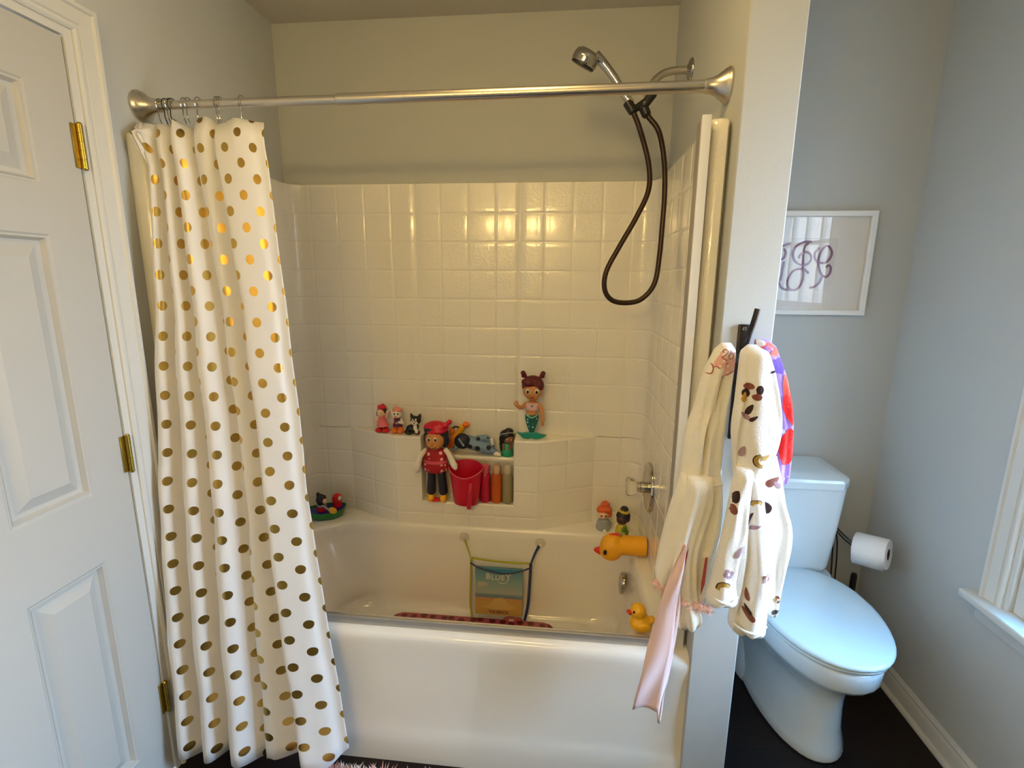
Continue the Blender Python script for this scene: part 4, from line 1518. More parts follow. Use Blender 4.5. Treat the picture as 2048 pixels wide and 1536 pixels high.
x, y, z = 1.412, -0.108, ZD + 0.0008
t = thing('toy_figure', 'small dark toy figure with gold crown and yellow-green dress behind duck spout', 'toy', (x, y, z))
bm = B()
lathe(bm, [(0.0, 0.0), (0.024, 0.0), (0.028, 0.006), (0.027, 0.020), (0.021, 0.036), (0.013, 0.048), (0, 0.052)], (x, y, z), n=22, sy=0.85)
obj('dress', bm, M['yellow_green'], t)
bm = B()
ell(bm, (x + 0.006, y - 0.019, z + 0.030), (0.010, 0.007, 0.016), (0, 0.4, 0))
ell(bm, (x + 0.016, y - 0.016, z + 0.016), (0.010, 0.008, 0.012))
fuse('leaf_drape', bm, M['leaf_green'], t, V, 1)
bm = B()
ell(bm, (x - 0.002, y - 0.005, z + 0.066), (0.023, 0.020, 0.022))
ell(bm, (x, y, z + 0.048), (0.010, 0.010, 0.010))
fuse('head', bm, M['skin_dark'], t, V, 2)
bm = B()
ell(bm, (x + 0.003, y + 0.003, z + 0.080), (0.029, 0.024, 0.023))
ell(bm, (x + 0.018, y, z + 0.070), (0.013, 0.014, 0.018))
ell(bm, (x + 0.006, y + 0.002, z + 0.108), (0.017, 0.016, 0.014))
fuse('hair', bm, M['navy'], t, V, 2)
bm = B()
pts0, pts1 = [], []
for k in range(15):
    a = PI + PI * k / 14
    cx_, cy_ = x + 0.004 + 0.021 * math.cos(a), y + 0.002 + 0.019 * math.sin(a)
    pts0.append(Vector((cx_, cy_, z + 0.096 - 0.004 * math.cos(a))))
    pts1.append(Vector((cx_, cy_ - 0.001, z + 0.103 - 0.004 * math.cos(a) + (0.008 if k % 2 == 0 else 0))))
loft(bm, [pts0, pts1], closed=False)
cr = obj('crown', bm, M['gold'], t, smooth=False)
cr.modifiers.new('s', 'SOLIDIFY').thickness = 0.002
eyes(t, (x - 0.002, y - 0.024, z + 0.066), 0.008, 0.003, white=False)

# toy boat with sailors on the left ledge
BXc, BYc = 0.134, -0.102
t = thing('toy_boat', 'green and blue toy boat on the left corner of the tub', 'toy', (BXc, BYc, ZD))
ca, sa = math.cos(0.42), math.sin(0.42)


def bp(u, v, h):
    return Vector((BXc + u * ca - v * sa, BYc + u * sa + v * ca, ZD + 0.0008 + h))


bm = B()
rings = []
for r, h in ((0.55, 0.0), (0.80, 0.006), (0.93, 0.018), (1.0, 0.036), (0.97, 0.038), (0.93, 0.030)):
    rings.append([bp(0.085 * r * math.cos(2 * PI * j / 40), 0.058 * r * math.sin(2 * PI * j / 40), h + 0.010 * (math.cos(2 * PI * j / 40)) ** 4 * (h > 0.01)) for j in range(40)])
loft(bm, rings, True, True, False)
obj('hull', bm, M['green'], t, angle=60)
bm = B()
rings = []
for r, h in ((0.955, 0.028), (0.93, 0.034), (0.5, 0.033), (0.1, 0.033)):
    rings.append([bp(0.085 * r * math.cos(2 * PI * j / 40), 0.058 * r * math.sin(2 * PI * j / 40), h + 0.008 * r * (math.cos(2 * PI * j / 40)) ** 4) for j in range(40)])
loft(bm, rings, True, False, True)
obj('deck', bm, M['blue'], t, angle=60)
c0 = bp(-0.018, -0.004, 0.034)
t = thing('toy_sailor', 'little black-haired sailor with red body seated on the toy boat', 'toy', tuple(c0))
obj('torso', lathe(B(), [(0.0, 0.0), (0.019, 0.0), (0.020, 0.004), (0.018, 0.024), (0, 0.026)], c0, n=20), M['red'], t)
obj('collar', lathe(B(), [(0.0, 0.022), (0.020, 0.022), (0.021, 0.025), (0.019, 0.028), (0, 0.028)], c0, n=20), M['grey_dress'], t)
bm = B()
ell(bm, c0 + Vector((0, 0, 0.048)), (0.023, 0.020, 0.026))
for k in range(3):
    capsule(bm, c0 + Vector((-0.012 + 0.013 * k, 0, 0.055)), c0 + Vector((-0.013 + 0.014 * k, 0, 0.075 - 0.006 * k)), 0.0085, 0.008)
fuse('hair', bm, M['hairblack'], t, V, 2)
obj('face', ell(B(), c0 + Vector((0.018, -0.006, 0.046)), (0.009, 0.011, 0.012)), M['skin_fair'], t)
c1 = bp(0.046, 0.012, 0.036)
t = thing('toy_sailor', 'little red-hooded sailor at the bow of the toy boat', 'toy', tuple(c1))
obj('hooded_body', lathe(B(), [(0.0, 0.0), (0.018, 0.0), (0.019, 0.02), (0.021, 0.036), (0.018, 0.052), (0.008, 0.060), (0, 0.061)], c1, n=20), M['red'], t)
obj('face', ell(B(), c1 + Vector((0.015, -0.006, 0.042)), (0.007, 0.011, 0.011)), M['white_toy'], t)
bm = B()
tube(bm, [c0 + Vector((0.012, -0.016, 0.030)), c0 + Vector((0.036, -0.026, 0.022)), c0 + Vector((0.05, -0.030, 0.018))], 0.0045, 10)
t = thing('toy_paddle', 'yellow and grey toy paddle leaning across the toy boat', 'toy', tuple(c0 + Vector((0.05, -0.03, 0.0))))
obj('shaft', bm, M['grey_dress'], t)
obj('blade', ell(B(), c0 + Vector((0.064, -0.030, 0.016)), (0.019, 0.006, 0.015), (0, 0.2, 0)), M['yellow'], t)

# rubber duck on the front right corner
x, y, z = 1.398, -0.700, ZD + 0.0008
t = thing('rubber_duck', 'small yellow rubber duck on the front right corner of the tub', 'bath toy', (x, y, z))
bm = B()
ell(bm, (x + 0.004, y, z + 0.027), (0.034, 0.029, 0.027))
ell(bm, (x + 0.034, y, z + 0.040), (0.012, 0.014, 0.010), (0, -0.6, 0))
ell(bm, (x - 0.006, y - 0.002, z + 0.068), (0.024, 0.023, 0.023))
ell(bm, (x - 0.002, y, z + 0.048), (0.016, 0.016, 0.014))
for s in (-1, 1):
    ell(bm, (x + 0.010, y + s * 0.026, z + 0.030), (0.020, 0.007, 0.013))
fuse('body', bm, M['duck2'], t, 0.002, 3)
bm = B()
ell(bm, (x - 0.030, y - 0.006, z + 0.066), (0.012, 0.010, 0.005), (0, 0.15, 0.2))
ell(bm, (x - 0.028, y - 0.006, z + 0.062), (0.009, 0.008, 0.004), (0, -0.3, 0.2))
fuse('beak', bm, M['beak'], t, V, 1)
for s in (-1, 1):
    obj('eye', ell(B(), (x - 0.021, y + s * 0.016 - 0.003, z + 0.074), (0.0035, 0.003, 0.0045), seg=12, rg=8), M['eye'], t)

# ------------------------------------------------------------------ mesh toy bag, book, suction cups, mat
tb = thing('toy_bag', 'mesh bath toy bag with lime and navy cords hung inside the tub', 'bag', (0.91, -0.15, 0.06))
ya, yb_ = -0.162, -0.192
obj('lime_strap', tube(B(), catmull([(0.757, -0.140, 0.405), (0.770, -0.146, 0.375), (0.788, ya, 0.332)], 5), [0.0075 - 0.0004 * i for i in range(11)], 8, flat=0.6), M['cord_lime'], tb, label='lime green strap')
obj('lime_edge', tube(B(), catmull([(0.789, ya, 0.332), (0.786, ya, 0.24), (0.788, -0.182, 0.14), (0.798, yb_ - 0.004, 0.082)], 5), 0.005, 8), M['cord_lime'], tb, label='lime green side edge')
obj('back_cord', tube(B(), catmull([(0.790, -0.152, 0.332), (0.87, -0.150, 0.322), (0.96, -0.150, 0.319), (1.036, -0.152, 0.322)], 5), 0.0042, 8), M['cord_lime'], tb, label='lime green top cord at the back')
obj('navy_strap', tube(B(), catmull([(1.072, -0.140, 0.398), (1.056, -0.146, 0.365), (1.040, ya, 0.325)], 5), [0.0085 - 0.0003 * i for i in range(11)], 8, flat=0.6), M['cord_blue'], tb, label='navy blue strap')
obj('navy_edge', tube(B(), catmull([(1.040, ya, 0.325), (1.037, -0.166, 0.25), (1.032, -0.182, 0.15), (1.020, yb_ - 0.004, 0.084)], 5), 0.006, 8), M['cord_blue'], tb, label='navy blue side edge')
obj('front_cord', tube(B(), catmull([(0.790, -0.190, 0.332), (0.83, -0.196, 0.314), (0.92, -0.199, 0.297), (0.99, -0.196, 0.306), (1.040, -0.190, 0.325)], 5), 0.0034, 8), M['cord_blue'], tb, label='navy blue sagging front cord')
bm = B()
loft(bm, [[Vector((0.789, -0.196, 0.330)), Vector((0.92, -0.203, 0.296)), Vector((1.040, -0.196, 0.323))],
          [Vector((0.786, -0.199, 0.20)), Vector((0.91, -0.205, 0.19)), Vector((1.036, -0.199, 0.20))],
          [Vector((0.800, -0.202, 0.086)), Vector((0.91, -0.212, 0.086)), Vector((1.018, -0.202, 0.086))]], closed=False)
obj('net', bm, M['net'], tb)

bk = thing('bath_book', 'square beach picture bath book inside the mesh bag in the tub', 'book', (0.91, -0.165, 0.085))
BY = -0.185
XA, XB, ZA, ZZ = 0.808, 1.009, 0.092, 0.309
obj('pages', box(B(), XA, XB, BY + 0.001, BY + 0.016, ZA, ZZ, 0.004, 2), mat('book_blue', (0.10, 0.22, 0.30), 0.4), bk)


def cover_mat():
    m = mat('beach_cover', (0.5, 0.5, 0.4), 0.35)
    n, L, p = nodes(m)
    tc = n.new('ShaderNodeTexCoord')
    sp = n.new('ShaderNodeSeparateXYZ')
    L.new(tc.outputs['Object'], sp.inputs[0])
    v = math_node(n, L, 'DIVIDE', sp.outputs[2], ZZ - ZA)
    cr = n.new('ShaderNodeValToRGB')
    cr.color_ramp.interpolation = 'LINEAR'
    els = cr.color_ramp.elements
    els[0].position = 0.0
    els[0].color = (0.62, 0.38, 0.05, 1)
    els[1].position = 1.0
    els[1].color = (0.06, 0.28, 0.40, 1)
    for pos, c in ((0.30, (0.62, 0.38, 0.06, 1)), (0.40, (0.62, 0.30, 0.10, 1)), (0.415, (0.10, 0.22, 0.30, 1)), (0.455, (0.20, 0.32, 0.36, 1)), (0.47, (0.12, 0.28, 0.36, 1)), (0.50, (0.42, 0.48, 0.40, 1)), (0.75, (0.22, 0.42, 0.42, 1))):
        e = els.new(pos)
        e.color = c
    L.new(v, cr.inputs[0])
    L.new(cr.outputs[0], p.inputs['Base Color'])
    return m


bm = B()
box(bm, XA + 0.001, XB - 0.001, BY - 0.001, BY + 0.001, ZA + 0.001, ZZ - 0.001)
obj('cover', bm, cover_mat(), bk, smooth=False)


def flat_shape(bm, pts, y, th=0.0012):
    a = [Vector((px, y, pz)) for px, pz in pts]
    b = [Vector((px, y - th, pz)) for px, pz in pts]
    loft(bm, [a, b])


def ellp(cx, cz, rx, rz, n=20, a0=0, a1=2 * PI):
    return [(cx + rx * math.cos(a0 + (a1 - a0) * k / n), cz + rz * math.sin(a0 + (a1 - a0) * k / n)) for k in range(n)]


bm = B()
mound = [(0.835, 0.128), (0.868, 0.138), (0.885, 0.160), (0.900, 0.172), (0.920, 0.176), (0.938, 0.168), (0.950, 0.148), (0.985, 0.134), (0.96, 0.122), (0.90, 0.118)]
flat_shape(bm, mound, BY - 0.001)
obj('sand_heap', bm, mat('cover_sand', (0.72, 0.50, 0.12), 0.4), bk, label='printed sand heap')
bm = B()
flat_shape(bm, [(0.818, 0.222), (0.855, 0.226), (0.866, 0.236), (0.850, 0.246), (0.822, 0.244)], BY - 0.001)
obj('cloud', bm, mat('cover_cloud', (0.50, 0.52, 0.42), 0.4), bk, label='printed pale cloud')


def text_obj(name, body, size, loc, m, parent, shear=0.0, bold=0.0, width=None):
    c = bpy.data.curves.new(name, 'FONT')
    c.body = body
    c.size = size
    c.offset = bold
    c.shear = shear
    c.extrude = 0.0004
    c.align_x = 'CENTER'
    o = bpy.data.objects.new(name, c)
    COL.objects.link(o)
    bpy.context.view_layer.update()
    dg = bpy.context.evaluated_depsgraph_get()
    me = bpy.data.meshes.new_from_object(o.evaluated_get(dg))
    bpy.data.objects.remove(o)
    bpy.data.curves.remove(c)
    xs = [v.co.x for v in me.vertices]
    k = width / (max(xs) - min(xs)) if width else 1.0
    me.transform(Matrix.Diagonal((k, 1, 1, 1)))
    me.transform(Matrix.Rotation(PI / 2, 4, 'X'))
    me.transform(Matrix.Translation(Vector(loc) - WLOC[parent.name]))
    me.materials.clear()
    me.materials.append(m)
    q = bpy.data.objects.new(name, me)
    COL.objects.link(q)
    q.parent = parent
    return q


M['print_white'] = mat('print_white', (0.72, 0.70, 0.58), 0.4)
# playful title, letter by letter
for ch, px_, pz_, sz in (('B', 0.864, 0.260, 0.037), ('L', 0.885, 0.258, 0.034), ('U', 0.905, 0.258, 0.031), ('E', 0.926, 0.259, 0.031), ('Y', 0.948, 0.261, 0.037)):
    text_obj('title_letter', ch, sz, (px_, BY - 0.0016, pz_), M['print_white'], bk, bold=0.0011)
text_obj('subtitle_lettering', 'THE BEACH', 0.021, (0.908, BY - 0.0018, 0.100), mat('print_orange', (0.26, 0.05, 0.01), 0.4), bk, bold=0.0006, width=0.084)
bm = B()
tube(bm, catmull([(0.908, BY - 0.0015, 0.248), (0.926, BY - 0.0015, 0.243), (0.941, BY - 0.0015, 0.249), (0.948, BY - 0.0015, 0.262)], 5), 0.0018, 8)
obj('title_swash', bm, M['print_white'], bk)

pf = thing('toy_fish', 'red and pink vinyl toy in the bottom corner of the mesh bag', 'bath toy', (0.97, -0.172, 0.064))
bm = B()
ell(bm, (0.968, -0.186, 0.0755), (0.040, 0.010, 0.013), (0, 0.05, 0))
ell(bm, (0.993, -0.186, 0.0755), (0.016, 0.009, 0.012))
fuse('body', bm, mat('dark_red_vinyl', (0.40, 0.03, 0.03), 0.4), pf, V, 1)
obj('patch', ell(B(), (0.965, -0.1955, 0.0765), (0.013, 0.002, 0.008)), M['fluff'], pf, label='pale pink patch')

for (cx_, cz_, lab) in ((0.754, 0.412, 'clear suction cup holding the lime strap of the mesh bag'), (1.077, 0.405, 'clear suction cup holding the navy strap of the mesh bag')):
    t = thing('suction_cup', lab, 'suction cup', (cx_, -0.124, cz_))
    yy = YK - 0.0085
    obj('disc', lathe(B(), [(0.0, 0.0), (0.022, 0.0), (0.0225, 0.0012), (0.016, 0.005), (0.008, 0.009), (0, 0.010)], (cx_, yy, cz_), (0, -1, 0), 28), M['cup'], t)
    obj('knob', lathe(B(), [(0.004, 0.008), (0.004, 0.013), (0.007, 0.016), (0.006, 0.020), (0, 0.021)], (cx_, yy, cz_), (0, -1, 0), 16), M['cup'], t)

bm = B()
mp_ = rrect(0.455, 1.145, -0.56, -0.186, (0.05, 0.05, 0.05, 0.05), 8, 0.066)
loft(bm, [mp_, [p + Vector((0, 0, 0.007)) for p in mp_], [Vector((0.79 + (p.x - 0.79) * 0.994, -0.38 + (p.y + 0.38) * 0.99, 0.075)) for p in mp_]])
tag(obj('bath_mat', bm, M['mat_print'], None, origin=(0.79, -0.38, 0.066), angle=60), 'pink patterned rubber bath mat lying on the tub floor', 'bath mat')

# ------------------------------------------------------------------ toilet
TX = 2.000
tl = thing('toilet', 'white two-piece toilet with closed lid between partition and right wall', 'toilet', (TX, -0.4, 0))


def oval(y_front, y_back, hw, z, n=44, sq=0.0, taper=0.0):
    """elongated egg outline; front at y_front (negative), back y_back"""
    out = []
    yc = y_back + (y_front - y_back) * 0.42
    for k in range(n):
        a = 2 * PI * k / n
        c, s = math.cos(a), math.sin(a)
        if s < 0:
            yy = yc + (yc - y_front) * s
            xx = hw * (abs(c) ** 0.92) * (1 if c >= 0 else -1)
        else:
            e = 0.55
            yy = yc + (y_back - yc) * (abs(s) ** e)
            xx = hw * (1 - taper * abs(s)) * (abs(c) ** e) * (1 if c >= 0 else -1)
        out.append(Vector((TX + xx, yy, z)))
    return out


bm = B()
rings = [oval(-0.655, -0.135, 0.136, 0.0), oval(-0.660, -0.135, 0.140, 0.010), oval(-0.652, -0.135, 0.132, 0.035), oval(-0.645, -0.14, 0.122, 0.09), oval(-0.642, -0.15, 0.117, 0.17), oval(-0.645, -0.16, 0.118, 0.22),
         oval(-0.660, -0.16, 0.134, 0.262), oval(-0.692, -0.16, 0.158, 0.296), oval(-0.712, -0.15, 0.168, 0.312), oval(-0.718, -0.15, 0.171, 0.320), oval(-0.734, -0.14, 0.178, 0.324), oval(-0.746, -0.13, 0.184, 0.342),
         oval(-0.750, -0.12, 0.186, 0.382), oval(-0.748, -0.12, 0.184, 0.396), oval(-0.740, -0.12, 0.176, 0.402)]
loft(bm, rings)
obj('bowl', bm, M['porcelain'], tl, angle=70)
# rear foot flare
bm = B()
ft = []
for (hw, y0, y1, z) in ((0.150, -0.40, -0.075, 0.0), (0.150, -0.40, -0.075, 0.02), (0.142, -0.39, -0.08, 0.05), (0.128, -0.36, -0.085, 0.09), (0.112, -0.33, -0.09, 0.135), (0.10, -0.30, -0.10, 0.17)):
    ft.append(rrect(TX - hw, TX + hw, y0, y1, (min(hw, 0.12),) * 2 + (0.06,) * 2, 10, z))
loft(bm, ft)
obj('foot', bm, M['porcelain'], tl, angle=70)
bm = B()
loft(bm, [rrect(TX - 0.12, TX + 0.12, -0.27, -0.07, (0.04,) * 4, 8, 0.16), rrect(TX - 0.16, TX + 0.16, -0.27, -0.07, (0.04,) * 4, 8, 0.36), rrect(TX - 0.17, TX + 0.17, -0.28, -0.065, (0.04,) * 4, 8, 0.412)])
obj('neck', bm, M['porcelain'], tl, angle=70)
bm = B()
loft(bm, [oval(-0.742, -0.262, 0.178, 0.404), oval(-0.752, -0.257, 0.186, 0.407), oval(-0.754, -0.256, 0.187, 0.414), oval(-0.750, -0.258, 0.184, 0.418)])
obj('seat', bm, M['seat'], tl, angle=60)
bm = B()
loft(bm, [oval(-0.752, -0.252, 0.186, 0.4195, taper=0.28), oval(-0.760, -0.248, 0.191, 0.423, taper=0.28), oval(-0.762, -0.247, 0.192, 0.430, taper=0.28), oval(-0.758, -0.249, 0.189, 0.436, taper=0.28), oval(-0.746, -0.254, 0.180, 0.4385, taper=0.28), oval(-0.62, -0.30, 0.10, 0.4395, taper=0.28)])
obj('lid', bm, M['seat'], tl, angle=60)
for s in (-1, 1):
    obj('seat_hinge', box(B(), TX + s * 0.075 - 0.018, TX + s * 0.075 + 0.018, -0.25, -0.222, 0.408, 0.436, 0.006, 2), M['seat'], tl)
# tank
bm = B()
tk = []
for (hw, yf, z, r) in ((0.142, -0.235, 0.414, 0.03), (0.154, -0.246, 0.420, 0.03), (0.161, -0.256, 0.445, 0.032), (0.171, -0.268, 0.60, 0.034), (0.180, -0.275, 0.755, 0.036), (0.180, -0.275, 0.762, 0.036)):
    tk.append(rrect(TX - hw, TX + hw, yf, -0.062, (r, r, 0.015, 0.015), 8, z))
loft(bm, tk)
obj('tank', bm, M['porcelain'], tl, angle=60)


def lidring(hw, yf, z, ch=0.04):
    # plan with cut front corners
    p = [(TX - hw, -0.058), (TX - hw, yf + ch), (TX - hw + ch * 0.9, yf), (TX + hw - ch * 0.9, yf), (TX + hw, yf + ch), (TX + hw, -0.058)]
    return [Vector((a, b, z)) for a, b in p]


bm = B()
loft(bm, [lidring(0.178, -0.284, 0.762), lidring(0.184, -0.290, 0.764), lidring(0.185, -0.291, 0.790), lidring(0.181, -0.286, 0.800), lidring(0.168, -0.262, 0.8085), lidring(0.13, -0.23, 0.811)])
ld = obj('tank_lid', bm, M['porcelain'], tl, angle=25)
bv = ld.modifiers.new('b', 'BEVEL')
bv.width = 0.004
bv.segments = 2
bm = B()
lathe(bm, [(0.011, 0), (0.011, 0.008), (0, 0.009)], (TX - 0.13, -0.2725, 0.70), (0, -1, 0), 16)
tube(bm, [(TX - 0.13, -0.286, 0.70), (TX - 0.08, -0.288, 0.692)], [0.006, 0.008], 10)
obj('flush_lever', bm, M['chrome'], tl)

# toilet paper stand and roll
ps = thing('paper_stand', 'black wire toilet paper stand beside the tank', 'paper stand', (2.235, -0.13, 0))
bm = B()
lathe(bm, [(0.0, 0.0), (0.048, 0.0), (0.049, 0.006), (0.045, 0.010), (0.0, 0.010)], (2.224, -0.145, 0.0005), n=28)
obj('base', bm, M['black'], ps)
for dx in (0.0, 0.016):
    bm = B()
    tube(bm, catmull([(2.235 + dx, -0.135, 0.008), (2.235 + dx, -0.135, 0.30), (2.222 + dx, -0.138, 0.48), (2.206 + dx * 0.2, -0.155, 0.556 + dx * 0.8), (2.209, -0.19, 0.552 + dx * 0.8), (2.220, -0.228, 0.541 + dx * 0.8), (2.240, -0.252, 0.535 + dx * 0.5), (2.312, -0.320, 0.544 + dx * 0.3)], 8), 0.0028, 8)
    obj('wire', bm, M['black'], ps)
RA = Vector((0.72, -0.69, 0.10)).normalized()
rc = Vector((2.238, -0.250, 0.536))
rl = thing('toilet_roll', 'white toilet paper roll on the black stand by the right wall', 'toilet paper', tuple(rc))
obj('paper', lathe(B(), [(0.021, 0.0), (0.052, 0.0), (0.0535, 0.002), (0.0535, 0.098), (0.052, 0.10), (0.021, 0.10), (0.021, 0.0)], rc, RA, 40, caps=False), M['paper'], rl, angle=50)
bm = B()
side_ = RA.cross(Vector((0, 0, 1))).normalized()
pa = []
for k in range(8):
    zz = -0.052 * math.sin(k / 7 * 1.0) - 0.016 * (k / 7)
    q = side_ * (0.0545 * math.cos(k / 7 * 1.25))
    pa.append((q, zz))
loft(bm, [[rc + RA * s + q + Vector((0, 0, zz)) for q, zz in pa] for s in (0.002, 0.05, 0.098)], closed=False)
so = obj('loose_sheet', bm, M['paper'], rl)
so.modifiers.new('s', 'SOLIDIFY').thickness = 0.001
obj('core', lathe(B(), [(0.0205, 0.001), (0.0205, 0.099), (0.019, 0.099), (0.019, 0.001), (0.0205, 0.001)], rc, RA, 32, caps=False), M['card'], rl)

tbm = thing('toilet_brush', 'black toilet brush standing in its holder behind the toilet', 'toilet brush', (2.322, -0.115, 0))
obj('holder', lathe(B(), [(0.0, 0.0), (0.045, 0.0), (0.047, 0.006), (0.042, 0.09), (0.036, 0.12), (0.033, 0.12), (0.033, 0.02), (0.0, 0.018)], (2.330, -0.115, 0.0005), n=28), M['black'], tbm)
bm = B()
lathe(bm, [(0.0, 0.02), (0.007, 0.02), (0.007, 0.20), (0.011, 0.23), (0.0115, 0.335), (0.009, 0.348), (0, 0.35)], (2.330, -0.118, 0), n=18)
obj('handle', bm, M['black'], tbm)

# ------------------------------------------------------------------ framed monogram
pc = thing('framed_print', 'white framed purple script monogram on the wall above the toilet', 'picture', (2.02, YB2, 1.55))
FX0, FX1, FZ0, FZ1 = 1.795, 2.246, 1.366, 1.735
fw, fd = 0.019, 0.030
YF = YB2
bm = B()
ins = [(0, 0.0), (0, fd - 0.002), (0.002, fd), (fw - 0.002, fd), (fw, fd - 0.002), (fw, 0.012)]
rings = []
for i_, d_ in ins:
    rings.append([Vector((a, YF - d_, b)) for a, b in ((FX0 + i_, FZ0 + i_), (FX1 - i_, FZ0 + i_), (FX1 - i_, FZ1 - i_), (FX0 + i_, FZ1 - i_))])
loft(bm, rings, True, True, False)
obj('frame', bm, mat('frame_white', (0.82, 0.81, 0.78), 0.4), pc, smooth=False)
obj('backing', box(B(), FX0 + fw - 0.003, FX1 - fw + 0.003, YF - 0.010, YF - 0.004, FZ0 + fw - 0.003, FZ1 - fw + 0.003), mat('print_paper', (0.88, 0.88, 0.88), 0.8), pc, smooth=False)
bm = B()
# mat board with window
mx0, mx1, mz0, mz1 = 1.912, 2.128, 1.455, 1.641
rings = []
for (a0, a1, b0, b1, yy) in ((FX0 + fw - 0.002, FX1 - fw + 0.002, FZ0 + fw - 0.002, FZ1 - fw + 0.002, YF - 0.012), (mx0, mx1, mz0, mz1, YF - 0.012), (mx0 + 0.002, mx1 - 0.002, mz0 + 0.002, mz1 - 0.002, YF - 0.0102)):
    rings.append([Vector((a0, yy, b0)), Vector((a1, yy, b0)), Vector((a1, yy, b1)), Vector((a0, yy, b1))])
loft(bm, rings, True, False, False)
obj('mat_board', bm, mat('mat_board', (0.90, 0.90, 0.90), 0.8), pc, smooth=False)
STR = [[(2.037, 1.629), (2.02, 1.63), (2.001, 1.624), (1.985, 1.61), (1.978, 1.587), (1.986, 1.563), (2.003, 1.549), (2.02, 1.546), (2.036, 1.553), (2.044, 1.57), (2.037, 1.587), (2.021, 1.593), (2.005, 1.584), (2.0, 1.57)],
       [(2.028, 1.625), (2.017, 1.612), (2.014, 1.587), (2.019, 1.542), (2.024, 1.511), (2.022, 1.486), (2.013, 1.465), (1.996, 1.456), (1.978, 1.463), (1.971, 1.482), (1.974, 1.503), (1.985, 1.523), (2.005, 1.533), (2.025, 1.53), (2.041, 1.518)],
       [(2.067, 1.608), (2.055, 1.591), (2.058, 1.57), (2.073, 1.556), (2.094, 1.555), (2.109, 1.57), (2.113, 1.591), (2.103, 1.61), (2.091, 1.615), (2.078, 1.601), (2.071, 1.574), (2.073, 1.543), (2.085, 1.515), (2.102, 1.504), (2.114, 1.515), (2.116, 1.536), (2.108, 1.546), (2.099, 1.539)],
       [(2.091, 1.508), (2.082, 1.483), (2.067, 1.469), (2.05, 1.465)],
       [(1.965, 1.624), (1.947, 1.618), (1.934, 1.611)], [(1.945, 1.605), (1.952, 1.591), (1.949, 1.573), (1.939, 1.565)], [(1.95, 1.559), (1.948, 1.535), (1.947, 1.514), (1.944, 1.489)], [(1.939, 1.489), (1.944, 1.475), (1.954, 1.462), (1.972, 1.456), (1.984, 1.457)]]
bm = B()
for st in STR:
    tube(bm, catmull([Vector((a, YF - 0.0115, b)) for a, b in st], 5), 0.0040, 8)
obj('monogram', bm, mat('monogram_purple', (0.33, 0.17, 0.30), 0.6), pc, label='purple script letters')
obj('glass', box(B(), FX0 + fw - 0.001, FX1 - fw + 0.001, YF - 0.0175, YF - 0.0155, FZ0 + fw - 0.001, FZ1 - fw + 0.001), M['glass'], pc, smooth=False)

# ------------------------------------------------------------------ hooks, robes and towel on the partition end
hk = thing('robe_hook', 'dark metal over-size robe hook strip on the end of the partition', 'hook', (1.575, PY, 1.3))
obj('plate', box(B(), 1.562, 1.588, PY - 0.010, PY, 1.10, 1.384, 0.003, 2), M['dark_metal'], hk)
obj('prong', tube(B(), catmull([(1.574, PY - 0.008, 1.330), (1.574, PY - 0.028, 1.338), (1.575, PY - 0.044, 1.366), (1.580, PY - 0.050, 1.396), (1.585, PY - 0.050, 1.423)], 6), 0.0062, 12), M['dark_metal'], hk)
obj('prong', tube(B(), catmull([(1.570, PY - 0.008, 1.300), (1.566, PY - 0.026, 1.292), (1.560, PY - 0.032, 1.300), (1.556, PY - 0.033, 1.316)], 6), 0.006, 12), M['dark_metal'], hk)
for z_ in (1.374, 1.115):
    obj('screw', lathe(B(), [(0.0045, 0), (0.0045, 0.002), (0.003, 0.0035), (0, 0.0035)], (1.574, PY - 0.010, z_), (0, -1, 0), 12), M['chrome'], hk)


def interp(rows, z):
    """rows sorted by descending z: (z, xl, xr) with smooth interpolation"""
    for i in range(len(rows) - 1):
        a, b = rows[i], rows[i + 1]
        if a[0] >= z >= b[0]:
            t = (a[0] - z) / (a[0] - b[0])
            pa = rows[max(i - 1, 0)]
            nb = rows[min(i + 2, len(rows) - 1)]

            def cm(k):
                p0, p1, p2, p3 = pa[k], a[k], b[k], nb[k]
                return 0.5 * (2 * p1 + (p2 - p0) * t + (2 * p0 - 5 * p1 + 4 * p2 - p3) * t * t + (3 * p1 - p0 - 3 * p2 + p3) * t ** 3)
            return cm(1), cm(2)
    return rows[-1][1], rows[-1][2]


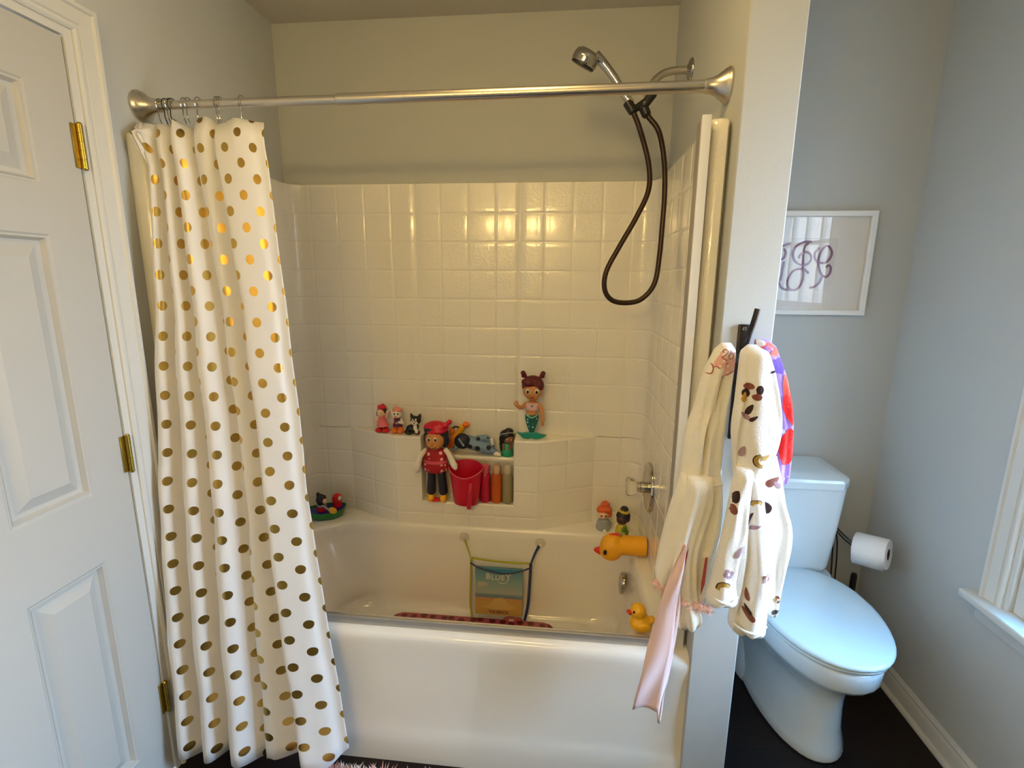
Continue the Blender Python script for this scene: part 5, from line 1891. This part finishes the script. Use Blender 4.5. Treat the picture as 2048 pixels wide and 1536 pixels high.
def drape(bm, rows, yc, thick, folds, nz=46, nt=48, tilt=0.0, seed=0, round_end=True):
    """hanging cloth volume from silhouettes; folds = list of (position -1..1, width, depth) running down the front"""
    z0, z1 = rows[0][0], rows[-1][0]
    rnd = random.Random(seed)
    ph = [rnd.uniform(0, 6) for _ in range(6)]
    rings = []
    for i in range(nz + 1):
        t = i / nz
        z = z0 + (z1 - z0) * t
        xl, xr = interp(rows, z)
        xc, hw = (xl + xr) / 2, max((xr - xl) / 2, 0.002)
        e0 = min(1, (t + 0.004) / 0.06) ** 0.5
        e1 = min(1, (1 - t + 0.004) / 0.05) ** 0.5 if round_end else 1.0
        th = thick * e0 * e1 * (0.65 + 0.35 * min(1, hw / 0.05))
        r = []
        for k in range(nt):
            a = 2 * PI * k / nt
            c, s = math.cos(a), math.sin(a)
            u = (abs(c) ** 0.85) * (1 if c >= 0 else -1)
            q = th * (abs(s) ** 0.75) * (1 if s >= 0 else -1)
            fd_ = 0
            if s < 0:
                for (p, w, d_) in folds:
                    pp = p + 0.12 * math.sin(4 * t + ph[0] + p * 3)
                    x_ = (u - pp) / w
                    fd_ += d_ * math.exp(-x_ * x_) * min(1, t / 0.12) * min(1, 0.4 + 0.9 * t)
                fd_ += 0.0020 * math.sin(8 * t + 3 * u + ph[1]) + 0.0009 * math.sin(15 * t - 5 * u + ph[2])
                fd_ *= min(1, abs(s) * 1.6)
            r.append(Vector((xc + hw * u, yc + tilt * t + q + fd_ * e0 * e1, z + 0.003 * math.sin(6 * u + ph[3]) * (t > 0.9))))
        rings.append(r)
    loft(bm, rings)
    return bm


def decals(o, shapes, mats_):
    """shapes: (outline [(x,z)], material index); printed pattern added to the part's own mesh, laid on its front surface"""
    me = o.data
    off = WLOC[o.name] if o.name in WLOC else WLOC[o.parent.name]
    bm = bmesh.new()
    bm.from_mesh(me)
    tree = BVHTree.FromBMesh(bm)
    base = len(me.materials)
    for m_ in mats_:
        me.materials.append(m_)
    lift = 0.0008
    for si, (pts, mi) in enumerate(shapes):
        cx_ = sum(p[0] for p in pts) / len(pts)
        cz_ = sum(p[1] for p in pts) / len(pts)
        rings = []
        for k in (1.0, 0.66, 0.33):
            rings.append([(cx_ + (p[0] - cx_) * k, cz_ + (p[1] - cz_) * k) for p in pts])
        vr = []
        ok = True
        l2 = lift + 0.0002 * (si % 12)

        def hit(px, pz):
            h = tree.ray_cast(Vector((px, -2.0, pz)) - off, Vector((0, 1, 0)))
            if h[0] is None:
                return None
            return h[0] + Vector((0, -l2, 0))
        for r in rings:
            row = []
            for px, pz in r:
                h = hit(px, pz)
                if h is None:
                    # pull the point toward the centre until it lands on the cloth
                    for kk in (0.85, 0.7, 0.5, 0.3, 0.1):
                        h = hit(cx_ + (px - cx_) * kk, cz_ + (pz - cz_) * kk)
                        if h is not None:
                            break
                if h is None:
                    ok = False
                    break
                row.append(h)
            if not ok:
                break
            vr.append(row)
        c = hit(cx_, cz_)
        if not ok or c is None:
            continue
        V_ = [[bm.verts.new(p) for p in r] for r in vr]
        cv = bm.verts.new(c)
        n_ = len(pts)
        fs = []
        for a, b in zip(V_[:-1], V_[1:]):
            for i in range(n_):
                fs.append(bm.faces.new((a[i], a[(i + 1) % n_], b[(i + 1) % n_], b[i])))
        for i in range(n_):
            fs.append(bm.faces.new((V_[-1][i], V_[-1][(i + 1) % n_], cv)))
        for f in fs:
            f.material_index = base + mi
            f.smooth = True
    bm.to_mesh(me)
    bm.free()


def stroke(pts, w):
    """thin closed outline around a polyline, split in short quads for projection"""
    out = []
    P = catmull([Vector((a, b, 0)) for a, b in pts], 4)
    for a, b in zip(P[:-1], P[1:]):
        d_ = (b - a)
        if d_.length < 1e-6:
            continue
        d_ = d_.normalized()
        n_ = Vector((-d_.y, d_.x, 0)) * w
        e = d_ * w * 0.3
        out.append([(q.x, q.y) for q in (a - n_ - e, b - n_ + e, b + n_ + e, a + n_ - e)])
    return out


# cream robe
rb = thing('bathrobe', 'cream child bathrobe with pink hood tip, left of the two on the hook', 'bathrobe', (1.50, -0.86, 1.34))
hood_rows = [(1.344, 1.512, 1.534), (1.328, 1.500, 1.544), (1.28, 1.481, 1.544), (1.232, 1.470, 1.541), (1.183, 1.462, 1.538), (1.133, 1.448, 1.537), (1.083, 1.444, 1.537), (1.031, 1.443, 1.536), (0.985, 1.442, 1.535)]
hood = obj('hood', drape(B(), hood_rows, -0.853, 0.040, [(0.05, 0.10, 0.028), (-0.55, 0.2, 0.006), (0.6, 0.25, 0.010)], seed=1), M['cream_terry'], rb, angle=80)
shapes = []
pk = [(1.500, 1.331), (1.512, 1.338), (1.536, 1.338), (1.544, 1.328), (1.546, 1.300), (1.545, 1.284), (1.530, 1.277), (1.512, 1.270), (1.506, 1.288), (1.490, 1.292), (1.484, 1.300), (1.492, 1.318)]
shapes.append((pk, 0))
shapes.append((ellp(1.481, 1.288, 0.010, 0.013), 0))
for s_ in stroke([(1.471, 1.288), (1.474, 1.299), (1.481, 1.301), (1.489, 1.298), (1.491, 1.288), (1.488, 1.278), (1.481, 1.275), (1.474, 1.278), (1.471, 1.288)], 0.0011):
    shapes.append((s_, 1))
for s_ in stroke([(1.491, 1.292), (1.498, 1.293), (1.503, 1.289)], 0.0010) + stroke([(1.510, 1.268), (1.526, 1.276), (1.541, 1.283)], 0.0012) + stroke([(1.486, 1.302), (1.487, 1.312), (1.484, 1.318)], 0.0009):
    shapes.append((s_, 1))
for s_ in stroke([(1.508, 1.326), (1.514, 1.332), (1.520, 1.328), (1.513, 1.320), (1.508, 1.314), (1.516, 1.309), (1.528, 1.311), (1.534, 1.318), (1.528, 1.324), (1.520, 1.318), (1.526, 1.312)], 0.0009):
    shapes.append((s_, 1))
decals(hood, shapes, [M['pink_terry'], M['rose_line']])
obj('sleeve', drape(B(), [(1.029, 1.441, 1.488), (0.956, 1.426, 1.498), (0.889, 1.413, 1.490), (0.82, 1.403, 1.470), (0.764, 1.398, 1.455), (0.736, 1.401, 1.445), (0.718, 1.409, 1.436)], -0.868, 0.034, [(0.35, 0.35, 0.008)], seed=2), M['cream_terry'], rb, angle=80)
mids = obj('body_panel', drape(B(), [(1.031, 1.450, 1.509), (0.967, 1.446, 1.515), (0.901, 1.440, 1.502), (0.834, 1.436, 1.490), (0.765, 1.430, 1.492), (0.695, 1.431, 1.502), (0.653, 1.438, 1.515), (0.629, 1.451, 1.512), (0.619, 1.474, 1.501)], -0.892, 0.034, [(-0.15, 0.30, 0.018), (0.62, 0.22, 0.012)], seed=3), M['cream_terry'], rb, angle=80)
obj('sleeve', drape(B(), [(1.025, 1.486, 1.537), (0.959, 1.479, 1.545), (0.893, 1.475, 1.547), (0.825, 1.472, 1.540), (0.755, 1.470, 1.530), (0.699, 1.474, 1.522), (0.664, 1.486, 1.514)], -0.862, 0.036, [(0.05, 0.26, 0.018)], seed=4), M['cream_terry'], rb, angle=80)
# back panel reaching to the wall side
obj('body_panel', drape(B(), [(1.03, 1.470, 1.545), (0.90, 1.472, 1.552), (0.78, 1.490, 1.556), (0.70, 1.500, 1.566), (0.665, 1.506, 1.562)], -0.842, 0.026, [(0.2, 0.2, 0.012)], seed=5), M['cream_terry'], rb, angle=80)
# waist seam
bm = B()
tube(bm, catmull([(1.446, -0.880, 1.010), (1.462, -0.893, 1.010), (1.490, -0.897, 1.010), (1.520, -0.892, 1.008), (1.538, -0.878, 1.006)], 5), 0.0022, 8)
obj('seam', bm, M['cream_terry'], rb)
# slits showing the lining
for (xa, za, zb_, yy) in ((1.4625, 0.872, 0.790, -0.9045), (1.499, 0.838, 0.740, -0.9255)):
    bm = B()
    flat_shape(bm, [(xa, za), (xa + 0.0055, za + 0.002), (xa + 0.004, zb_ + 0.03), (xa - 0.003, zb_), (xa - 0.004, zb_ + 0.03)], yy, 0.002)
    obj('lining', bm, mat('rose_lining', (0.42, 0.07, 0.06), 0.8), rb, label='dark rose lining showing through a gap')


def fluffy(name, centers, parent, m_, n_=240, r=0.016):
    bm = B()
    rnd = random.Random(len(centers) * 7)
    for k in range(n_):
        c = Vector(rnd.choice(centers)) + Vector((rnd.gauss(0, 0.006), rnd.gauss(0, 0.005), rnd.gauss(0, 0.005)))
        d_ = Vector((rnd.gauss(0, 1), rnd.gauss(-0.5, 0.8), rnd.gauss(-0.3, 1))).normalized()
        s_ = d_.orthogonal().normalized() * 0.0012
        L_ = r * rnd.uniform(0.5, 1.1)
        v0, v1 = bm.verts.new(c - s_), bm.verts.new(c + s_)
        v2 = bm.verts.new(c + d_ * L_ + Vector((rnd.gauss(0, 0.002), 0, rnd.gauss(0, 0.002))))
        bm.faces.new((v0, v1, v2))
    for c in centers:
        ell(bm, c, (0.011, 0.010, 0.009), seg=10, rg=6)
    return obj(name, bm, m_, parent, smooth=False)


fluffy('cuff_trim', [(1.400 + 0.010 * k, -0.885, 0.737 - 0.006 * k) for k in range(4)], rb, M['fluff'])
fluffy('cuff_trim', [(1.462 + 0.012 * k, -0.912, 0.706 - 0.003 * k + 0.002 * (k % 2)) for k in range(6)], rb, M['fluff'], 300)
# satin belt, two tails
sash = B()


def ribbon(bm, rows, yc, seed):
    rnd = random.Random(seed)
    rings = []
    for i in range(31):
        t = i / 30
        z = rows[0][0] + (rows[-1][0] - rows[0][0]) * t
        xl, xr = interp(rows, z)
        r = []
        for k in range(9):
            u = k / 8
            r.append(Vector((xl + (xr - xl) * u, yc + 0.004 * math.sin(5 * t + 5 * u) + 0.003 * math.sin(14 * t + 3 * u), z + 0.006 * math.sin(3 * u) * (i == 30))))
        rings.append(r)
    loft(bm, rings, closed=False)


ribbon(sash, [(0.872, 1.444, 1.452), (0.77, 1.416, 1.446), (0.70, 1.398, 1.442), (0.554, 1.374, 1.436), (0.401, 1.352, 1.416)], -0.930, 1)
o = obj('belt_tail', sash, M['sash'], rb, label='pale pink satin belt tail')
o.modifiers.new('s', 'SOLIDIFY').thickness = 0.001
sash = B()
ribbon(sash, [(0.762, 1.436, 1.449), (0.62, 1.430, 1.449), (0.47, 1.416, 1.437), (0.393, 1.416, 1.431), (0.354, 1.421, 1.427)], -0.915, 2)
o = obj('belt_tail', sash, M['sash'], rb, label='pale pink satin belt tail')
o.modifiers.new('s', 'SOLIDIFY').thickness = 0.004

# white printed robe
rw = thing('bathrobe', 'white fleece child bathrobe with scattered brown print, right of the two on the hook', 'bathrobe', (1.60, -0.88, 1.34))
hood = obj('hood', drape(B(), [(1.346, 1.556, 1.574), (1.331, 1.545, 1.600), (1.286, 1.543, 1.619), (1.215, 1.542, 1.638), (1.155, 1.540, 1.647), (1.094, 1.547, 1.641), (1.045, 1.553, 1.622), (1.02, 1.560, 1.612)], -0.896, 0.036, [(0.0, 0.3, -0.006), (0.7, 0.15, 0.014), (-0.75, 0.12, 0.012)], seed=11), M['white_fleece'], rw, angle=80)
slv = obj('sleeve', drape(B(), [(1.07, 1.547, 1.587), (0.976, 1.540, 1.585), (0.912, 1.534, 1.584), (0.846, 1.526, 1.577), (0.778, 1.516, 1.574), (0.733, 1.509, 1.582), (0.714, 1.514, 1.580)], -0.925, 0.030, [(0.35, 0.4, 0.006)], seed=12), M['white_fleece'], rw, angle=80)
bdy = obj('body_panel', drape(B(), [(1.067, 1.555, 1.611), (0.973, 1.568, 1.625), (0.909, 1.572, 1.638), (0.844, 1.578, 1.648), (0.776, 1.578, 1.654), (0.707, 1.577, 1.659), (0.657, 1.574, 1.661), (0.638, 1.588, 1.661), (0.624, 1.606, 1.657)], -0.908, 0.032, [(-0.42, 0.26, 0.020)], seed=13), M['white_fleece'], rw, angle=80)
sl2 = obj('sleeve', drape(B(), [(1.084, 1.608, 1.652), (1.014, 1.616, 1.671), (0.963, 1.624, 1.684), (0.911, 1.632, 1.702), (0.858, 1.642, 1.707), (0.804, 1.652, 1.702), (0.749, 1.660, 1.698), (0.687, 1.668, 1.696), (0.667, 1.676, 1.695)], -0.884, 0.028, [(0.1, 0.4, 0.008)], seed=14), M['white_fleece'], rw, angle=80)
for part_, zc_, xa, xb, yy in ((slv, 0.742, 1.512, 1.580, -0.950), (bdy, 0.658, 1.578, 1.660, -0.936)):
    bm = B()
    tube(bm, catmull([(xa, yy + 0.018, zc_ + 0.008), (xa + (xb - xa) * 0.3, yy - 0.002, zc_), (xa + (xb - xa) * 0.7, yy - 0.002, zc_ - 0.004), (xb, yy + 0.018, zc_ + 0.002)], 6), 0.003, 8)
    obj('hem', bm, M['white_fleece'], rw)


def petals(cx_, cz_, s_, rot=0.0, mi=(0, 1)):
    out = []
    for k in range(4):
        a = rot + k * PI / 2 + (0.2 if k % 2 else -0.15)
        px, pz = cx_ + s_ * 0.55 * math.cos(a), cz_ + s_ * 0.62 * math.sin(a)
        out.append((ellp(px, pz, s_ * (0.42 if k % 2 else 0.34), s_ * (0.34 if k % 2 else 0.46), 14), mi[k % 2]))
    out.append((ellp(cx_, cz_, s_ * 0.24, s_ * 0.26, 12), 4))
    return out


def crescent(cx_, cz_, s_, rot, mi=2):
    o_, i_ = [], []
    for k in range(12):
        a = rot + PI * k / 11
        o_.append((cx_ + s_ * math.cos(a), cz_ + s_ * math.sin(a)))
        i_.append((cx_ + s_ * 0.62 * math.cos(a) + 0.25 * s_ * math.cos(rot - PI / 2), cz_ + s_ * 0.62 * math.sin(a) + 0.25 * s_ * math.sin(rot - PI / 2)))
    res = []
    for k in range(11):
        res.append(([o_[k], o_[k + 1], i_[k + 1], i_[k]], mi))
    res += [(q, 0) for q in stroke(o_[::2] + [o_[-1]], s_ * 0.07)]
    return res


def leaf(cx_, cz_, L_, w_, rot, mi):
    pts = []
    for k in range(14):
        a = 2 * PI * k / 14
        u, v = L_ * math.cos(a), w_ * math.sin(a) * (1 - 0.4 * math.cos(a))
        pts.append((cx_ + u * math.cos(rot) - v * math.sin(rot), cz_ + u * math.sin(rot) + v * math.cos(rot)))
    return [(pts, mi)]


PM = [M['p_dark'], M['p_rust'], M['p_ochre'], M['p_mauve'], M['white_print']]
sh_ = petals(1.566, 1.246, 0.023, 0.5) + leaf(1.563, 1.205, 0.014, 0.005, 1.2, 0) + leaf(1.557, 1.190, 0.012, 0.005, 2.4, 3) + leaf(1.572, 1.186, 0.010, 0.004, 0.7, 0) + leaf(1.552, 1.232, 0.012, 0.005, 1.5, 2) + leaf(1.610, 1.290, 0.010, 0.0025, 0.3, 0)
sh_ += crescent(1.596, 1.090, 0.016, 1.8) + leaf(1.606, 1.098, 0.010, 0.005, 0.6, 2) + leaf(1.560, 1.105, 0.014, 0.005, 1.4, 3)
decals(hood, sh_, PM)
decals(slv, petals(1.548, 0.812, 0.014, 0.3, (3, 3)) + crescent(1.540, 0.776, 0.016, 0.3) + leaf(1.569, 0.868, 0.018, 0.006, 1.0, 3) + leaf(1.545, 1.045, 0.016, 0.008, 1.4, 1) + leaf(1.547, 1.005, 0.016, 0.008, 1.3, 0) + leaf(1.545, 0.975, 0.012, 0.007, 1.6, 1), PM)
decals(bdy, crescent(1.600, 0.982, 0.013, 0.2) + leaf(1.588, 0.945, 0.018, 0.004, 1.2, 0) + leaf(1.602, 0.925, 0.013, 0.005, 0.4, 3) + petals(1.640, 0.800, 0.013, 0.9, (3, 1)) + leaf(1.604, 0.748, 0.016, 0.004, 1.7, 1) + leaf(1.609, 0.700, 0.018, 0.007, 2.3, 1) + leaf(1.607, 0.712, 0.012, 0.004, 2.1, 0), PM)
decals(sl2, leaf(1.640, 1.030, 0.018, 0.009, 0.6, 1) + leaf(1.652, 1.022, 0.012, 0.006, 2.4, 3) + leaf(1.634, 0.965, 0.010, 0.014, 0.2, 0) + petals(1.686, 0.725, 0.011, 0.2, (2, 1)) + leaf(1.684, 0.690, 0.010, 0.007, 0.5, 0), PM)

# hooded towel behind on the right
tw = thing('hooded_towel', 'red and purple hooded towel hanging behind the white robe', 'towel', (1.63, -0.84, 1.35))
bt = obj('towel_body', drape(B(), [(1.352, 1.594, 1.624), (1.335, 1.595, 1.643), (1.27, 1.610, 1.671), (1.211, 1.626, 1.689), (1.15, 1.636, 1.701), (1.088, 1.635, 1.706), (1.024, 1.634, 1.708), (1.000, 1.650, 1.706), (0.992, 1.668, 1.704)], -0.832, 0.022, [(0.0, 0.2, 0.010), (0.6, 0.2, 0.008)], seed=21, round_end=True), M['lav_fleece'], tw, angle=80)
sh_ = []
sh_.append(([(1.566, 1.352), (1.575, 1.352), (1.590, 1.352), (1.606, 1.349), (1.625, 1.345), (1.640, 1.334), (1.630, 1.326), (1.612, 1.330), (1.595, 1.338), (1.580, 1.342)], 1))
sh_.append((ellp(1.600, 1.344, 0.014, 0.008, 16), 3))
sh_.append((ellp(1.592, 1.3485, 0.006, 0.005, 12), 5))
sh_.append(([(1.640, 1.334), (1.650, 1.320), (1.640, 1.312), (1.622, 1.318), (1.628, 1.326)], 1))
sh_.append(([(1.652, 1.312), (1.660, 1.300), (1.670, 1.280), (1.660, 1.272), (1.640, 1.276), (1.628, 1.292), (1.636, 1.306)], 2))
sh_.append(([(1.668, 1.285), (1.678, 1.262), (1.686, 1.235), (1.692, 1.205), (1.686, 1.190), (1.676, 1.196), (1.668, 1.220), (1.662, 1.250), (1.664, 1.272)], 1))
sh_.append(([(1.680, 1.232), (1.692, 1.215), (1.701, 1.170), (1.704, 1.140), (1.694, 1.150), (1.680, 1.168), (1.668, 1.190), (1.666, 1.215)], 0))
sh_.append((ellp(1.690, 1.096, 0.020, 0.046, 24), 0))
for k in range(3):
    sh_.append(([(1.664, 1.085 - 0.022 * k), (1.672, 1.092 - 0.022 * k), (1.666, 1.072 - 0.022 * k), (1.655, 1.060 - 0.022 * k), (1.652, 1.064 - 0.022 * k)], 0))
for (a, b, r_) in ((1.672, 1.135, 0.006), (1.656, 1.160, 0.003), (1.658, 1.200, 0.0025), (1.664, 1.145, 0.003), (1.676, 1.022, 0.003), (1.692, 1.014, 0.003), (1.700, 1.020, 0.002), (1.650, 1.220, 0.003)):
    sh_.append((ellp(a, b, r_, r_, 12), 4))
decals(bt, sh_, [M['red_fleece'], M['coral_fleece'], M['deep_purple_fleece'], M['white_print'], M['pale_dot'], M['navy']])

# ------------------------------------------------------------------ shaggy rug in front of the tub
rg = thing('bath_rug', 'shaggy pink and white bath rug on the floor in front of the tub', 'rug', (0.6, -1.0, 0))
obj('backing', box(B(), 0.395, 0.86, -1.30, -0.845, 0.0, 0.010, 0.004), mat('rug_base', (0.7, 0.6, 0.56), 0.95), rg)
bm = B()
rnd = random.Random(3)
for k in range(5200):
    px, py = rnd.uniform(0.40, 0.855), rnd.uniform(-1.0, -0.848)
    L_ = rnd.uniform(0.018, 0.034)
    a = rnd.uniform(0, 2 * PI)
    l_ = rnd.uniform(0.2, 1.2)
    tip = Vector((px + L_ * l_ * 0.6 * math.cos(a), min(py + L_ * l_ * 0.6 * math.sin(a), -0.812), 0.008 + L_))
    midp = Vector((px + 0.2 * (tip.x - px), py + 0.2 * (tip.y - py), 0.008 + L_ * 0.6))
    w_ = Vector((-math.sin(a), math.cos(a), 0)) * 0.0022
    b0 = Vector((px, py, 0.006))
    q = [bm.verts.new(v) for v in (b0 - w_, b0 + w_, midp + w_, midp - w_, tip)]
    f1 = bm.faces.new((q[0], q[1], q[2], q[3]))
    f2 = bm.faces.new((q[3], q[2], q[4]))
    mi = 1 if (math.sin(px * 31) + math.sin(px * 13 + 1) + rnd.gauss(0, 0.3)) > 0.5 else 0
    f1.material_index = f2.material_index = mi
pl_ = obj('pile', bm, [M['rug'], mat('rug_pink', (0.72, 0.38, 0.33), 0.95, sheen=0.4)], rg, smooth=False)
